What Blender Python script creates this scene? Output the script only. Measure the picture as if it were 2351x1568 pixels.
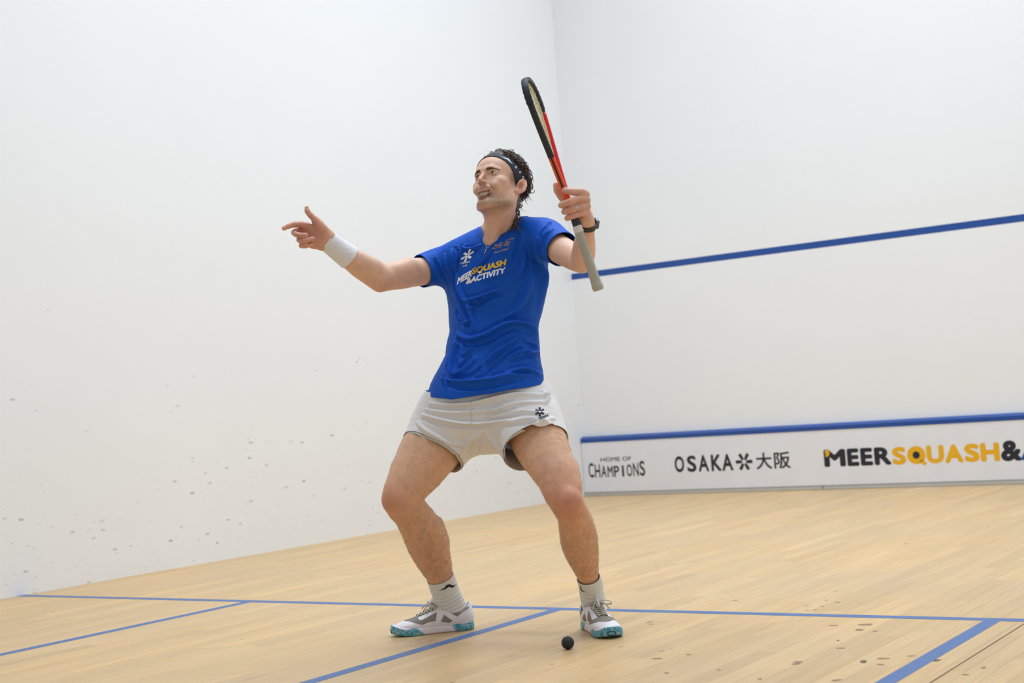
import bpy, bmesh, math, random
import numpy as np
from mathutils import Vector, Matrix
from mathutils.bvhtree import BVHTree

# ---------------------------------------------------------------- scene reset
for o in list(bpy.data.objects):
    bpy.data.objects.remove(o)
scene = bpy.context.scene
COL = scene.collection
rng = random.Random(7)

# ---------------------------------------------------------------- camera
# court frame: x across (left wall x=0), y towards the front wall (y=9.75), z up, metres
CW, CL, CH = 6.40, 9.75, 7.2
CAM = np.array([6.10249789, -0.172009202, 0.757495502])
YAW, PITCH, ROLL, FPX = -0.59689966, 0.0472612614, -0.0713159559, 3245.54907
cy_, sy_ = math.cos(YAW), math.sin(YAW)
CF = np.array([sy_*math.cos(PITCH), cy_*math.cos(PITCH), math.sin(PITCH)])
r0_ = np.array([cy_, -sy_, 0.0]); u0_ = np.cross(r0_, CF)
CR = math.cos(ROLL)*r0_ + math.sin(ROLL)*u0_
CU = -math.sin(ROLL)*r0_ + math.cos(ROLL)*u0_
cam_d = bpy.data.cameras.new('camera')
cam = bpy.data.objects.new('camera', cam_d); COL.objects.link(cam)
cam_d.sensor_fit = 'HORIZONTAL'; cam_d.sensor_width = 36.0
cam_d.lens = 36.0*FPX/2351.0
cam_d.clip_start = 0.05; cam_d.clip_end = 60
M4 = Matrix.Identity(4)
for i in range(3):
    M4[i][0] = CR[i]; M4[i][1] = CU[i]; M4[i][2] = -CF[i]; M4[i][3] = CAM[i]
cam.matrix_world = M4
cam_d.dof.use_dof = True; cam_d.dof.focus_distance = 4.72; cam_d.dof.aperture_fstop = 4.0
scene.camera = cam

def at(px, py, t):
    """point that stands t metres in front of the camera, seen at pixel (px, py) of 2351x1568"""
    return CAM + t*(CF + CR*(px-1175.5)/FPX - CU*(py-784.0)/FPX)
def pix(P):
    d = np.asarray(P, float)-CAM; z = d@CF
    return 1175.5+FPX*(d@CR)/z, 784.0-FPX*(d@CU)/z, z

# ---------------------------------------------------------------- world, lights, exposure
world = bpy.data.worlds.new('world'); scene.world = world
world.use_nodes = True
bg = world.node_tree.nodes['Background']
bg.inputs[0].default_value = (0.90, 0.94, 1.0, 1); bg.inputs[1].default_value = 0.42
scene.view_settings.view_transform = 'Standard'
scene.view_settings.look = 'None'
scene.view_settings.gamma = 1.0
scene.view_settings.exposure = 0.0
scene.view_settings.use_curve_mapping = False
LAMPS = [(x, y) for y in (2.6, 4.8, 6.7, 8.4) for x in (2.2, 4.2)]
LAMP_W = 36.5
# ---------------------------------------------------------------- materials
def node_mat(name):
    m = bpy.data.materials.new(name); m.use_nodes = True
    nt = m.node_tree; b = nt.nodes['Principled BSDF']
    return m, nt, b
def N(nt, kind, **kw):
    n = nt.nodes.new(kind)
    for k, v in kw.items():
        if k == 'inp':
            for a, c in v.items(): n.inputs[a].default_value = c
        else: setattr(n, k, v)
    return n
def LK(nt, a, b): nt.links.new(a, b)
def srgb(r, g, b):
    f = lambda c: (c/255/12.92) if c/255 <= 0.04045 else ((c/255+0.055)/1.055)**2.4
    return (f(r), f(g), f(b), 1.0)
def plain(name, col, rough=0.5, noise=0.0, scale=60.0, bump=0.0, bscale=300.0, metal=0.0, spec=0.5, sheen=0.0, sss=0.0, coat=0.0):
    """principled material with a little procedural colour variation and relief"""
    m, nt, b = node_mat(name)
    b.inputs['Roughness'].default_value = rough
    b.inputs['Metallic'].default_value = metal
    b.inputs['Specular IOR Level'].default_value = spec
    if sheen: b.inputs['Sheen Weight'].default_value = sheen
    if coat: b.inputs['Coat Weight'].default_value = coat
    tc = N(nt, 'ShaderNodeTexCoord')
    nz = N(nt, 'ShaderNodeTexNoise', inp={'Scale': scale, 'Detail': 4.0})
    LK(nt, tc.outputs['Object'], nz.inputs['Vector'])
    mx = N(nt, 'ShaderNodeMix', data_type='RGBA')
    mx.inputs['A'].default_value = tuple(min(1, c*(1-noise)) for c in col[:3])+(1,)
    mx.inputs['B'].default_value = tuple(min(1, c*(1+noise)) for c in col[:3])+(1,)
    LK(nt, nz.outputs['Fac'], mx.inputs['Factor']); LK(nt, mx.outputs['Result'], b.inputs['Base Color'])
    if bump:
        n2 = N(nt, 'ShaderNodeTexNoise', inp={'Scale': bscale, 'Detail': 2.0})
        LK(nt, tc.outputs['Object'], n2.inputs['Vector'])
        bp = N(nt, 'ShaderNodeBump', inp={'Strength': bump, 'Distance': 0.001})
        LK(nt, n2.outputs['Fac'], bp.inputs['Height']); LK(nt, bp.outputs['Normal'], b.inputs['Normal'])
    return m

# ---------------------------------------------------------------- mesh helpers
def tag(o, label=None, cat=None, group=None, kind=None):
    if label: o['label'] = label
    if cat: o['category'] = cat
    if group: o['group'] = group
    if kind: o['kind'] = kind
    return o
def link(name, me, mat=None, parent=None):
    o = bpy.data.objects.new(name, me); COL.objects.link(o)
    if mat is not None and me is not None and not me.materials: me.materials.append(mat)
    if parent is not None: o.parent = parent
    return o
def empty(name, loc=(0, 0, 0)):
    o = bpy.data.objects.new(name, None); COL.objects.link(o); o.location = loc
    o.empty_display_size = 0.05
    return o
def mesh_np(name, V, F, smooth=True):
    """V (n,3); F (m,3) or (m,4) array, or a list of such arrays"""
    me = bpy.data.meshes.new(name)
    Fs = F if isinstance(F, list) else [F]
    Fs = [np.asarray(f, np.int32) for f in Fs if len(f)]
    V = np.asarray(V, np.float32)
    me.vertices.add(len(V)); me.vertices.foreach_set('co', V.ravel())
    nl = sum(f.size for f in Fs); nf = sum(len(f) for f in Fs)
    me.loops.add(nl); me.polygons.add(nf)
    me.loops.foreach_set('vertex_index', np.concatenate([f.ravel() for f in Fs]))
    tot = np.concatenate([np.full(len(f), f.shape[1], np.int32) for f in Fs])
    st = np.concatenate([[0], np.cumsum(tot)[:-1]]).astype(np.int32)
    me.polygons.foreach_set('loop_start', st)
    me.update(calc_edges=True); me.validate()
    me.polygons.foreach_set('use_smooth', np.full(len(me.polygons), smooth))
    me.update()
    return me
def vcol(me, C, name='tone'):
    a = me.color_attributes.new(name, 'FLOAT_COLOR', 'POINT')
    C = np.asarray(C, np.float32)
    if C.shape[1] == 3: C = np.concatenate([C, np.ones((len(C), 1), np.float32)], 1)
    a.data.foreach_set('color', C.ravel())
def box_vf(x0, x1, y0, y1, z0, z1):
    V = np.array([[x, y, z] for z in (z0, z1) for y in (y0, y1) for x in (x0, x1)], float)
    F = np.array([[0, 2, 3, 1], [4, 5, 7, 6], [0, 1, 5, 4], [2, 6, 7, 3], [0, 4, 6, 2], [1, 3, 7, 5]])
    return V, F
class MB:
    """collects shapes for ONE mesh"""
    def __init__(s): s.V = []; s.F3 = []; s.F4 = []; s.n = 0
    def add(s, V, F):
        F = np.asarray(F)
        (s.F3 if F.shape[1] == 3 else s.F4).append(F+s.n); s.V.append(np.asarray(V, float)); s.n += len(V); return s
    def box(s, *a): return s.add(*box_vf(*a))
    def mesh(s, name, smooth=True):
        Fs = []
        if s.F4: Fs.append(np.concatenate(s.F4))
        if s.F3: Fs.append(np.concatenate(s.F3))
        return mesh_np(name, np.concatenate(s.V), Fs, smooth)
def box_obj(name, b, mat, parent=None, bevel=0.0):
    o = link(name, mesh_np(name, *box_vf(*b), smooth=False), mat, parent)
    if bevel:
        md = o.modifiers.new('bevel', 'BEVEL'); md.width = bevel; md.segments = 2
    return o
def crom(P, n):
    """Catmull-Rom resample of the rows of P to n rows"""
    P = np.asarray(P, float); m = len(P)
    Q = np.concatenate([[2*P[0]-P[1]], P, [2*P[-1]-P[-2]]])
    u = np.linspace(0, m-1, n); i = np.minimum(u.astype(int), m-2); f = (u-i)[:, None]
    a, b, c, d = Q[i], Q[i+1], Q[i+2], Q[i+3]
    return 0.5*((2*b)+(c-a)*f+(2*a-5*b+4*c-d)*f**2+(3*b-a-3*c+d)*f**3)
def nrm(v):
    v = np.asarray(v, float); return v/np.maximum(np.linalg.norm(v, axis=-1, keepdims=True), 1e-12)
def frames(P, up):
    P = np.asarray(P, float); T = nrm(np.gradient(P, axis=0))
    X = np.empty_like(T); x = nrm(np.cross(up, T[0]) if abs(np.dot(nrm(up), T[0])) < .98 else np.cross([0.3, 1, .2], T[0]))
    for i in range(len(P)):
        x = nrm(x-T[i]*(x@T[i])); X[i] = x
    return T, X, np.cross(T, X)
def tube_vf(P, R, seg=8, up=(0, 0, 1), closed=False, flat=1.0, caps=True, section=None):
    """swept tube; R radius per point; flat squashes the second axis"""
    P = np.asarray(P, float); n = len(P); R = np.broadcast_to(np.asarray(R, float), (n,))
    T, X, Y = frames(P, up)
    if section is None:
        a = np.linspace(0, 2*np.pi, seg, endpoint=False); section = np.stack([np.cos(a), flat*np.sin(a)], 1)
    section = np.asarray(section); seg = len(section)
    V = P[:, None]+R[:, None, None]*(section[None, :, :1]*X[:, None]+section[None, :, 1:]*Y[:, None])
    V = V.reshape(-1, 3)
    i = np.arange(n if closed else n-1)[:, None]; j = np.arange(seg)[None]
    a = i*seg+j; b = i*seg+(j+1) % seg; i2 = (i+1) % n
    F = np.stack([a, b, i2*seg+(j+1) % seg, i2*seg+j], -1).reshape(-1, 4)
    if caps and not closed:
        V = np.concatenate([V, P[:1], P[-1:]]); k = n*seg; j = np.arange(seg); z = (j+1) % seg
        c0 = np.stack([np.full(seg, k), z, j, j], 1); c1 = np.stack([np.full(seg, k+1), (n-1)*seg+j, (n-1)*seg+z, (n-1)*seg+z], 1)
        return V, F, np.concatenate([c0[:, :3], c1[:, :3]])
    return V, F, np.zeros((0, 3), int)
def add_tube(mb, *a, **k):
    V, F, C = tube_vf(*a, **k); n = mb.n
    mb.add(V, F)
    if len(C): mb.F3.append(C+n)
    return mb
def text_vf(body, heavy=0.0, spacing=1.0, shear=0.0):
    """flat letters from the built-in font: 2D points, triangles"""
    cu = bpy.data.curves.new('lettering', 'FONT'); cu.body = body; cu.size = 1.0
    cu.space_character = spacing; cu.shear = shear; cu.resolution_u = 4
    ob = bpy.data.objects.new('lettering', cu); COL.objects.link(ob)
    bpy.context.view_layer.update()
    me = ob.evaluated_get(bpy.context.evaluated_depsgraph_get()).to_mesh()
    bm = bmesh.new(); bm.from_mesh(me)
    bmesh.ops.triangulate(bm, faces=bm.faces[:])
    V = np.array([v.co[:2] for v in bm.verts]); F = np.array([[v.index for v in f.verts] for f in bm.faces])
    bm.free(); ob.to_mesh_clear(); bpy.data.objects.remove(ob); bpy.data.curves.remove(cu)
    if not heavy: return np.concatenate([V, np.zeros((len(V), 1))], 1), F
    # heavier strokes: shifted copies of the glyph, each a hair's breadth behind the last
    n = len(V); st = [(0, 0)]+[(math.cos(a), math.sin(a)) for a in np.arange(8)*math.pi/4]
    V = np.concatenate([np.concatenate([V+heavy*np.array(d), np.full((n, 1), -.00009*k)], 1) for k, d in enumerate(st)])
    return V, np.concatenate([F+n*k for k in range(9)])
def fit2d(V, x0, x1, y0, y1):
    V = np.asarray(V, float); a = V[:, :2].min(0); b = V[:, :2].max(0)
    P = (V[:, :2]-a)/(b-a)*np.array([x1-x0, y1-y0])+np.array([x0, y0])
    return np.concatenate([P, V[:, 2:]], 1)
# ================================================================ THE COURT
BLUE = srgb(28, 74, 152)
M = {}
# --- white plaster, with the grey marks that balls leave
def wall_mat(name, marks):
    m, nt, b = node_mat(name)
    b.inputs['Roughness'].default_value = 0.55
    geo = N(nt, 'ShaderNodeNewGeometry')
    n1 = N(nt, 'ShaderNodeTexNoise', inp={'Scale': 0.9, 'Detail': 5.0, 'Roughness': 0.6})
    LK(nt, geo.outputs['Position'], n1.inputs['Vector'])
    base = N(nt, 'ShaderNodeMix', data_type='RGBA')
    base.inputs['A'].default_value = (0.86, 0.86, 0.87, 1); base.inputs['B'].default_value = (0.91, 0.91, 0.915, 1)
    LK(nt, n1.outputs['Fac'], base.inputs['Factor'])
    out = base.outputs['Result']
    if marks:
        sep = N(nt, 'ShaderNodeSeparateXYZ'); LK(nt, geo.outputs['Position'], sep.inputs[0])
        for k, (sc, rot, stretch, r0, r1, prob, strength, zmax) in enumerate(marks):
            mp = N(nt, 'ShaderNodeMapping'); mp.inputs['Rotation'].default_value = (rot, 0, 0)
            mp.inputs['Scale'].default_value = (0.0, sc/stretch, sc); mp.inputs['Location'].default_value = (3.3*k, 1.7*k, .9*k)
            LK(nt, geo.outputs['Position'], mp.inputs['Vector'])
            vo = N(nt, 'ShaderNodeTexVoronoi', voronoi_dimensions='3D', inp={'Scale': 1.0, 'Randomness': 1.0})
            LK(nt, mp.outputs[0], vo.inputs['Vector'])
            sc_ = N(nt, 'ShaderNodeSeparateColor'); LK(nt, vo.outputs['Color'], sc_.inputs[0])
            rad = N(nt, 'ShaderNodeMapRange', inp={'From Min': 0.0, 'From Max': 1.0, 'To Min': r0, 'To Max': r1}); LK(nt, sc_.outputs[0], rad.inputs['Value'])
            nz = N(nt, 'ShaderNodeTexNoise', inp={'Scale': 60.0}); LK(nt, geo.outputs['Position'], nz.inputs['Vector'])
            dd = N(nt, 'ShaderNodeMath', operation='MULTIPLY_ADD', inp={1: 0.10, 2: -0.05}); LK(nt, nz.outputs['Fac'], dd.inputs[0])
            ds = N(nt, 'ShaderNodeMath', operation='ADD'); LK(nt, vo.outputs['Distance'], ds.inputs[0]); LK(nt, dd.outputs[0], ds.inputs[1])
            sb = N(nt, 'ShaderNodeMath', operation='SUBTRACT'); LK(nt, rad.outputs[0], sb.inputs[0]); LK(nt, ds.outputs[0], sb.inputs[1])
            sm = N(nt, 'ShaderNodeMapRange', inp={'From Min': 0.0, 'From Max': 0.06, 'To Min': 0.0, 'To Max': 1.0}); LK(nt, sb.outputs[0], sm.inputs['Value'])
            # fewer marks with height on the wall
            zt = N(nt, 'ShaderNodeMapRange', inp={'From Min': 0.05, 'From Max': zmax, 'To Min': prob, 'To Max': 0.0}); LK(nt, sep.outputs['Z'], zt.inputs['Value'])
            lt = N(nt, 'ShaderNodeMath', operation='LESS_THAN'); LK(nt, sc_.outputs[1], lt.inputs[0]); LK(nt, zt.outputs[0], lt.inputs[1])
            fa = N(nt, 'ShaderNodeMath', operation='MULTIPLY'); LK(nt, sm.outputs[0], fa.inputs[0]); LK(nt, lt.outputs[0], fa.inputs[1])
            st = N(nt, 'ShaderNodeMath', operation='MULTIPLY'); LK(nt, fa.outputs[0], st.inputs[0])
            st2 = N(nt, 'ShaderNodeMath', operation='MULTIPLY', inp={1: strength}); LK(nt, sc_.outputs[2], st2.inputs[0]); LK(nt, st2.outputs[0], st.inputs[1])
            mx = N(nt, 'ShaderNodeMix', data_type='RGBA'); mx.inputs['B'].default_value = (0.12, 0.12, 0.13, 1)
            LK(nt, out, mx.inputs['A']); LK(nt, st.outputs[0], mx.inputs['Factor']); out = mx.outputs['Result']
    LK(nt, out, b.inputs['Base Color'])
    n2 = N(nt, 'ShaderNodeTexNoise', inp={'Scale': 45.0, 'Detail': 3.0}); LK(nt, geo.outputs['Position'], n2.inputs['Vector'])
    bp = N(nt, 'ShaderNodeBump', inp={'Strength': 0.15, 'Distance': 0.002}); LK(nt, n2.outputs['Fac'], bp.inputs['Height'])
    LK(nt, bp.outputs['Normal'], b.inputs['Normal'])
    return m
M['wall_side'] = wall_mat('side_wall_plaster', [(24.0, 0.6, 2.4, 0.08, 0.20, 0.8, 0.5, 1.3), (38.0, 0.5, 2.2, 0.1, 0.26, 0.75, 0.4, 0.8), (13.0, 0.4, 2.6, 0.04, 0.11, 0.6, 0.4, 2.0)])
M['wall_front'] = wall_mat('front_wall_plaster', [(7.0, 0.0, 1.2, 0.05, 0.14, 0.25, 0.12, 6.0)])
M['paint'] = plain('blue_line_paint', BLUE, 0.45, noise=0.12, scale=25)
M['floor_paint'] = plain('worn_blue_floor_paint', srgb(70, 104, 158), 0.5, noise=0.22, scale=30)
M['ceiling'] = plain('ceiling_board', (0.75, 0.75, 0.76, 1), 0.8, noise=0.02)
M['tin'] = plain('tin_white_panel', (0.82, 0.82, 0.86, 1), 0.35, noise=0.05, scale=6)
M['tin_blue'] = plain('tin_blue_rail', BLUE, 0.22, noise=0.06, scale=12)
M['rail'] = plain('grey_aluminium_rail', (0.52, 0.50, 0.47, 1), 0.4, noise=0.05, metal=0.15)
M['rail_lip'] = plain('shaded_rail_groove', (0.36, 0.34, 0.31, 1), 0.5, noise=0.05)  # groove shade put into the colour, a darker copy of the rail grey
M['ink'] = plain('dark_navy_print', srgb(26, 30, 44), 0.5, noise=0.03)
M['ink_yellow'] = plain('yellow_print', srgb(238, 178, 10), 0.5, noise=0.03)
M['ink_blue'] = plain('blue_print', srgb(22, 84, 176), 0.5, noise=0.03)

tag(box_obj('wall_left', (-0.2, 0, -1.0, CL+0.2, -0.02, CH), M['wall_side']), 'white plastered side wall speckled with grey ball marks', 'wall', kind='structure')
wf = tag(box_obj('wall_front', (0, CW, CL, CL+0.2, -0.02, CH), M['wall_front']), 'white plastered front wall with blue service line', 'wall', kind='structure')
tag(box_obj('wall_right', (CW, CW+0.2, -1.0, CL+0.2, -0.02, CH), M['wall_side']), 'white plastered side wall nearest the camera, out of frame', 'wall', kind='structure')
tag(box_obj('ceiling', (-0.2, CW+0.2, -1.0, CL+0.2, CH, CH+0.1), M['ceiling']), 'white ceiling above the squash court', 'ceiling', kind='structure')
box_obj('service_line', (0.0, CW, CL-0.001, CL, 1.78, 1.83), M['paint'], wf)
# --- ceiling lamps (they light the court)
M['lamp'] = bpy.data.materials.new('lamp_diffuser'); M['lamp'].use_nodes = True
_b = M['lamp'].node_tree.nodes['Principled BSDF']; _b.inputs['Emission Color'].default_value = (0.97, 0.98, 1, 1); _b.inputs['Emission Strength'].default_value = 4.0
M['lamp_body'] = plain('lamp_housing', (0.8, 0.8, 0.8, 1), 0.4)
for k, (lx, ly) in enumerate(LAMPS):
    e = empty('ceiling_lamp', (lx, ly, CH-0.05))
    tag(e, 'long white ceiling lamp panel above the court', 'lamp', 'ceiling lamps over the court')
    box_obj('lamp_housing', (-0.75, 0.75, -0.17, 0.17, -0.02, 0.05), M['lamp_body'], e)
    box_obj('lamp_diffuser', (-0.72, 0.72, -0.14, 0.14, -0.025, -0.0205), M['lamp'], e)
    ld = bpy.data.lights.new('lamp_light', 'AREA'); ld.shape = 'RECTANGLE'; ld.size = 1.44; ld.size_y = 0.28
    ld.energy = LAMP_W; ld.spread = math.radians(128); ld.color = (0.75, 0.885, 1.0)
    lo = bpy.data.objects.new('lamp_light', ld); COL.objects.link(lo); lo.parent = e; lo.location = (0, 0, -0.03)

# --- floor: oak strips laid along the court, each strip a piece of its own
def floor_mat():
    m, nt, b = node_mat('oak_strip_floor')
    geo = N(nt, 'ShaderNodeNewGeometry'); oi = N(nt, 'ShaderNodeObjectInfo')
    at_ = N(nt, 'ShaderNodeAttribute', attribute_name='tone')
    mul = N(nt, 'ShaderNodeMix', data_type='RGBA', blend_type='MULTIPLY', inp={'Factor': 1.0})
    LK(nt, oi.outputs['Color'], mul.inputs['A']); LK(nt, at_.outputs['Color'], mul.inputs['B'])
    mp = N(nt, 'ShaderNodeMapping'); mp.inputs['Scale'].default_value = (55, 2.6, 1)
    LK(nt, geo.outputs['Position'], mp.inputs['Vector'])
    n1 = N(nt, 'ShaderNodeTexNoise', inp={'Scale': 1.0, 'Detail': 6.0, 'Roughness': 0.62, 'Distortion': 0.6}); LK(nt, mp.outputs[0], n1.inputs['Vector'])
    g = N(nt, 'ShaderNodeMapRange', inp={'From Min': 0.25, 'From Max': 0.75, 'To Min': 0.86, 'To Max': 1.10}); LK(nt, n1.outputs['Fac'], g.inputs['Value'])
    m2 = N(nt, 'ShaderNodeMix', data_type='RGBA', blend_type='MULTIPLY', inp={'Factor': 1.0}); LK(nt, mul.outputs['Result'], m2.inputs['A']); LK(nt, g.outputs[0], m2.inputs['B'])
    # large worn, greyer areas
    n3 = N(nt, 'ShaderNodeTexNoise', inp={'Scale': 1.1, 'Detail': 3.0}); LK(nt, geo.outputs['Position'], n3.inputs['Vector'])
    g3 = N(nt, 'ShaderNodeMapRange', inp={'From Min': 0.35, 'From Max': 0.75, 'To Min': 0.0, 'To Max': 0.35}); LK(nt, n3.outputs['Fac'], g3.inputs['Value'])
    m3 = N(nt, 'ShaderNodeMix', data_type='RGBA'); m3.inputs['B'].default_value = (0.50, 0.385, 0.27, 1)
    LK(nt, m2.outputs['Result'], m3.inputs['A']); LK(nt, g3.outputs[0], m3.inputs['Factor'])
    out = m3.outputs['Result']
    # brown drips and dark flecks trodden into the wood
    for (sx, sy, r0, r1, prob, col, st) in [(3.2, 2.6, 0.03, 0.085, 0.30, (0.22, 0.11, 0.05, 1), 0.55), (8.0, 4.0, 0.03, 0.11, 0.34, (0.16, 0.09, 0.05, 1), 0.6), (19, 7.0, 0.03, 0.14, 0.30, (0.18, 0.11, 0.06, 1), 0.55)]:
        mp = N(nt, 'ShaderNodeMapping'); mp.inputs['Scale'].default_value = (sx, sy, 0); mp.inputs['Location'].default_value = (sx*1.3, sy*.7, 0)
        LK(nt, geo.outputs['Position'], mp.inputs['Vector'])
        vo = N(nt, 'ShaderNodeTexVoronoi', inp={'Scale': 1.0}); LK(nt, mp.outputs[0], vo.inputs['Vector'])
        sc_ = N(nt, 'ShaderNodeSeparateColor'); LK(nt, vo.outputs['Color'], sc_.inputs[0])
        rad = N(nt, 'ShaderNodeMapRange', inp={'To Min': r0, 'To Max': r1}); LK(nt, sc_.outputs[0], rad.inputs['Value'])
        nz = N(nt, 'ShaderNodeTexNoise', inp={'Scale': 40.0}); LK(nt, geo.outputs['Position'], nz.inputs['Vector'])
        dd = N(nt, 'ShaderNodeMath', operation='MULTIPLY_ADD', inp={1: 0.06, 2: -0.03}); LK(nt, nz.outputs['Fac'], dd.inputs[0])
        ds = N(nt, 'ShaderNodeMath', operation='ADD'); LK(nt, vo.outputs['Distance'], ds.inputs[0]); LK(nt, dd.outputs[0], ds.inputs[1])
        sb = N(nt, 'ShaderNodeMath', operation='SUBTRACT'); LK(nt, rad.outputs[0], sb.inputs[0]); LK(nt, ds.outputs[0], sb.inputs[1])
        sm = N(nt, 'ShaderNodeMapRange', inp={'From Min': 0.0, 'From Max': 0.025}); LK(nt, sb.outputs[0], sm.inputs['Value'])
        lt = N(nt, 'ShaderNodeMath', operation='LESS_THAN', inp={1: prob}); LK(nt, sc_.outputs[1], lt.inputs[0])
        fa = N(nt, 'ShaderNodeMath', operation='MULTIPLY'); LK(nt, sm.outputs[0], fa.inputs[0]); LK(nt, lt.outputs[0], fa.inputs[1])
        f2 = N(nt, 'ShaderNodeMath', operation='MULTIPLY', inp={1: st}); LK(nt, fa.outputs[0], f2.inputs[0])
        mx = N(nt, 'ShaderNodeMix', data_type='RGBA'); mx.inputs['B'].default_value = col
        LK(nt, out, mx.inputs['A']); LK(nt, f2.outputs[0], mx.inputs['Factor']); out = mx.outputs['Result']
    LK(nt, out, b.inputs['Base Color'])
    b.inputs['Roughness'].default_value = 0.42; b.inputs['Specular IOR Level'].default_value = 0.35
    bp = N(nt, 'ShaderNodeBump', inp={'Strength': 0.08, 'Distance': 0.001}); LK(nt, n1.outputs['Fac'], bp.inputs['Height']); LK(nt, bp.outputs['Normal'], b.inputs['Normal'])
    return m
M['floor'] = floor_mat()
M['gap'] = plain('dark_floor_joint', (0.16, 0.095, 0.05, 1), 0.8)
fl = tag(box_obj('floor', (-0.2, CW+0.2, -1.0, CL+0.2, -0.06, -0.006), M['gap']), 'pale oak strip floor with blue painted court lines', 'floor', kind='structure')
PW = 0.066
LENS = (0.5, 0.7, 0.9, 1.15)
def plank_vf(w, l):
    c = 0.0004; g = 0.00025
    a, b_ = w/2-g, l/2-g
    V = [(-a, -b_, -.006), (a, -b_, -.006), (a, b_, -.006), (-a, b_, -.006), (-a, -b_, -c), (a, -b_, -c), (a, b_, -c), (-a, b_, -c),
         (-a+c, -b_+c, 0), (a-c, -b_+c, 0), (a-c, b_-c, 0), (-a+c, b_-c, 0)]
    F = [(4*k+i, 4*k+(i+1) % 4, 4*k+4+(i+1) % 4, 4*k+4+i) for k in (0, 1) for i in range(4)]+[(8, 9, 10, 11)]
    return np.array(V), np.array(F)
plank_mesh = {}
for l in LENS:
    V, F = plank_vf(PW, l); me = mesh_np('plank', V, F, False); vcol(me, np.ones((len(V), 3))); me.materials.append(M['floor']); plank_mesh[l] = me
spots = []
nrow = int(math.ceil(CW/PW))
for i in range(nrow):
    x = PW*(i+0.5); y = -0.9-rng.random()*0.8
    while y < CL:
        l = rng.choice(LENS)
        if y+l > -0.95:
            px, py, z = pix((x, y+l/2, 0))
            vis = (-150 < px < 2500 and 1000 < py < 1720 and z > 0.5)
            spots.append((l*PW/z**3 if vis else 0, x, y+l/2, l))
        y += l
spots.sort(reverse=True)
def tone():
    k = rng.gauss(0, 1); w = rng.gauss(0, 1)
    s = 1+0.05*k
    return (0.65*s*(1+.010*w), 0.425*s, 0.198*s*(1-.03*w), 1)
rest = MB(); rest_c = []
for k, (sc, x, y, l) in enumerate(spots):
    if k < 300:
        o = link('plank', plank_mesh[l], None, fl); o.location = (x, y, 0); o.color = tone()
    else:
        V, F = plank_vf(PW, l); V = V+np.array([x, y, 0.0])
        V[:, 1] = np.minimum(V[:, 1], CL); V[:, 0] = np.minimum(V[:, 0], CW)
        rest.add(V, F); rest_c.append(np.tile(tone()[:3], (len(V), 1)))
me = rest.mesh('plank_field', False); vcol(me, np.concatenate(rest_c))
o = link('plank_field', me, M['floor'], fl); o['kind'] = 'stuff'; o.color = (1, 1, 1, 1)
# painted lines, half a millimetre proud of the boards
YS = CL-5.465
def line(x0, x1, y0, y1): box_obj('court_line', (x0, x1, y0, y1, 0.0001, 0.0006), M['floor_paint'], fl)
line(0, CW, YS-.025, YS+.025)
line(3.2-.025, 3.2+.025, -0.95, YS-.025)
for a in (1.6, 4.8): line(a-.025, a+.025, YS-1.6, YS-.025)
line(0, 1.575, YS-1.6-.025, YS-1.6+.025); line(4.825, CW, YS-1.6-.025, YS-1.6+.025)
box_obj('expansion_joint', (4.905, 4.9085, -0.95, CL, 0.0001, 0.0008), M['gap'], fl)

# --- the tin: sounding board along the foot of the front wall
TY = CL-0.05
tin = tag(empty('tin_board', (0, TY, 0)), 'white tin board with blue top rail and dark lettering along foot of front wall', 'tin board')
box_obj('panel', (0.004, CW, 0.0, 0.05, 0.033, 0.437), M['tin'], tin)
V = np.array([[x, y, z] for x in (0.002, CW) for (y, z) in ((0, .435), (-.004, .437), (-.004, .466), (.03, .484), (.05, .484), (.05, .435))])
F = [(i, (i+1) % 6, 6+(i+1) % 6, 6+i) for i in range(6)]
me = mesh_np('top_rail', V, [np.array(F), np.array([(0, 5, 4, 1), (1, 4, 3, 2), (6, 7, 10, 11), (7, 8, 9, 10)])], False)
link('top_rail', me, M['tin_blue'], tin)
for (x0, x1) in ((0.002, 2.058), (2.062, 4.2), (4.204, CW)):
    o = box_obj('bottom_rail', (x0, x1, -0.012, 0.05, 0.0, 0.022), M['rail'], tin, 0.003)
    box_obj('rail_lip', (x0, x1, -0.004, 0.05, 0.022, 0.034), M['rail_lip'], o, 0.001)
def sign(V, F, mat, x0, x1, z0, z1, name='lettering', parent=tin, fit=True):
    P = fit2d(V, x0, x1, z0, z1) if fit else V
    V3 = np.stack([P[:, 0], -0.0012-(P[:, 2] if P.shape[1] > 2 else 0*P[:, 0]), P[:, 1]], 1)
    return link(name, mesh_np(name, V3, F, False), mat, parent)
# --- lettering on the tin
def star_vf(rot=0.0, r=1.0, w0=0.11, w1=0.17, r0=0.16):
    """six-armed asterisk emblem with a small open heart"""
    V = []; F = []
    for k in range(6):
        a = rot+k*math.pi/3; d = np.array([math.cos(a), math.sin(a)]); p = np.array([-d[1], d[0]])
        n = len(V)
        V += [d*r0-p*w0, d*r-p*w1, d*r+p*w1, d*r0+p*w0, d*0.62*r-p*w1, d*.62*r+p*w1]
        F += [(n, n+4, n+5), (n, n+5, n+3), (n+4, n+1, n+2), (n+4, n+2, n+5)]
    return np.array(V), np.array(F)
def disc_vf(n=24):
    a = np.linspace(0, 2*np.pi, n, endpoint=False)
    return np.concatenate([np.stack([np.cos(a), np.sin(a)], 1), [[0, 0]]]), np.array([(i, (i+1) % n, n) for i in range(n)])
V, F = text_vf('HOME OF', 0.012); sign(V, F, M['ink'], .178, .462, .276, .309)
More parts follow.
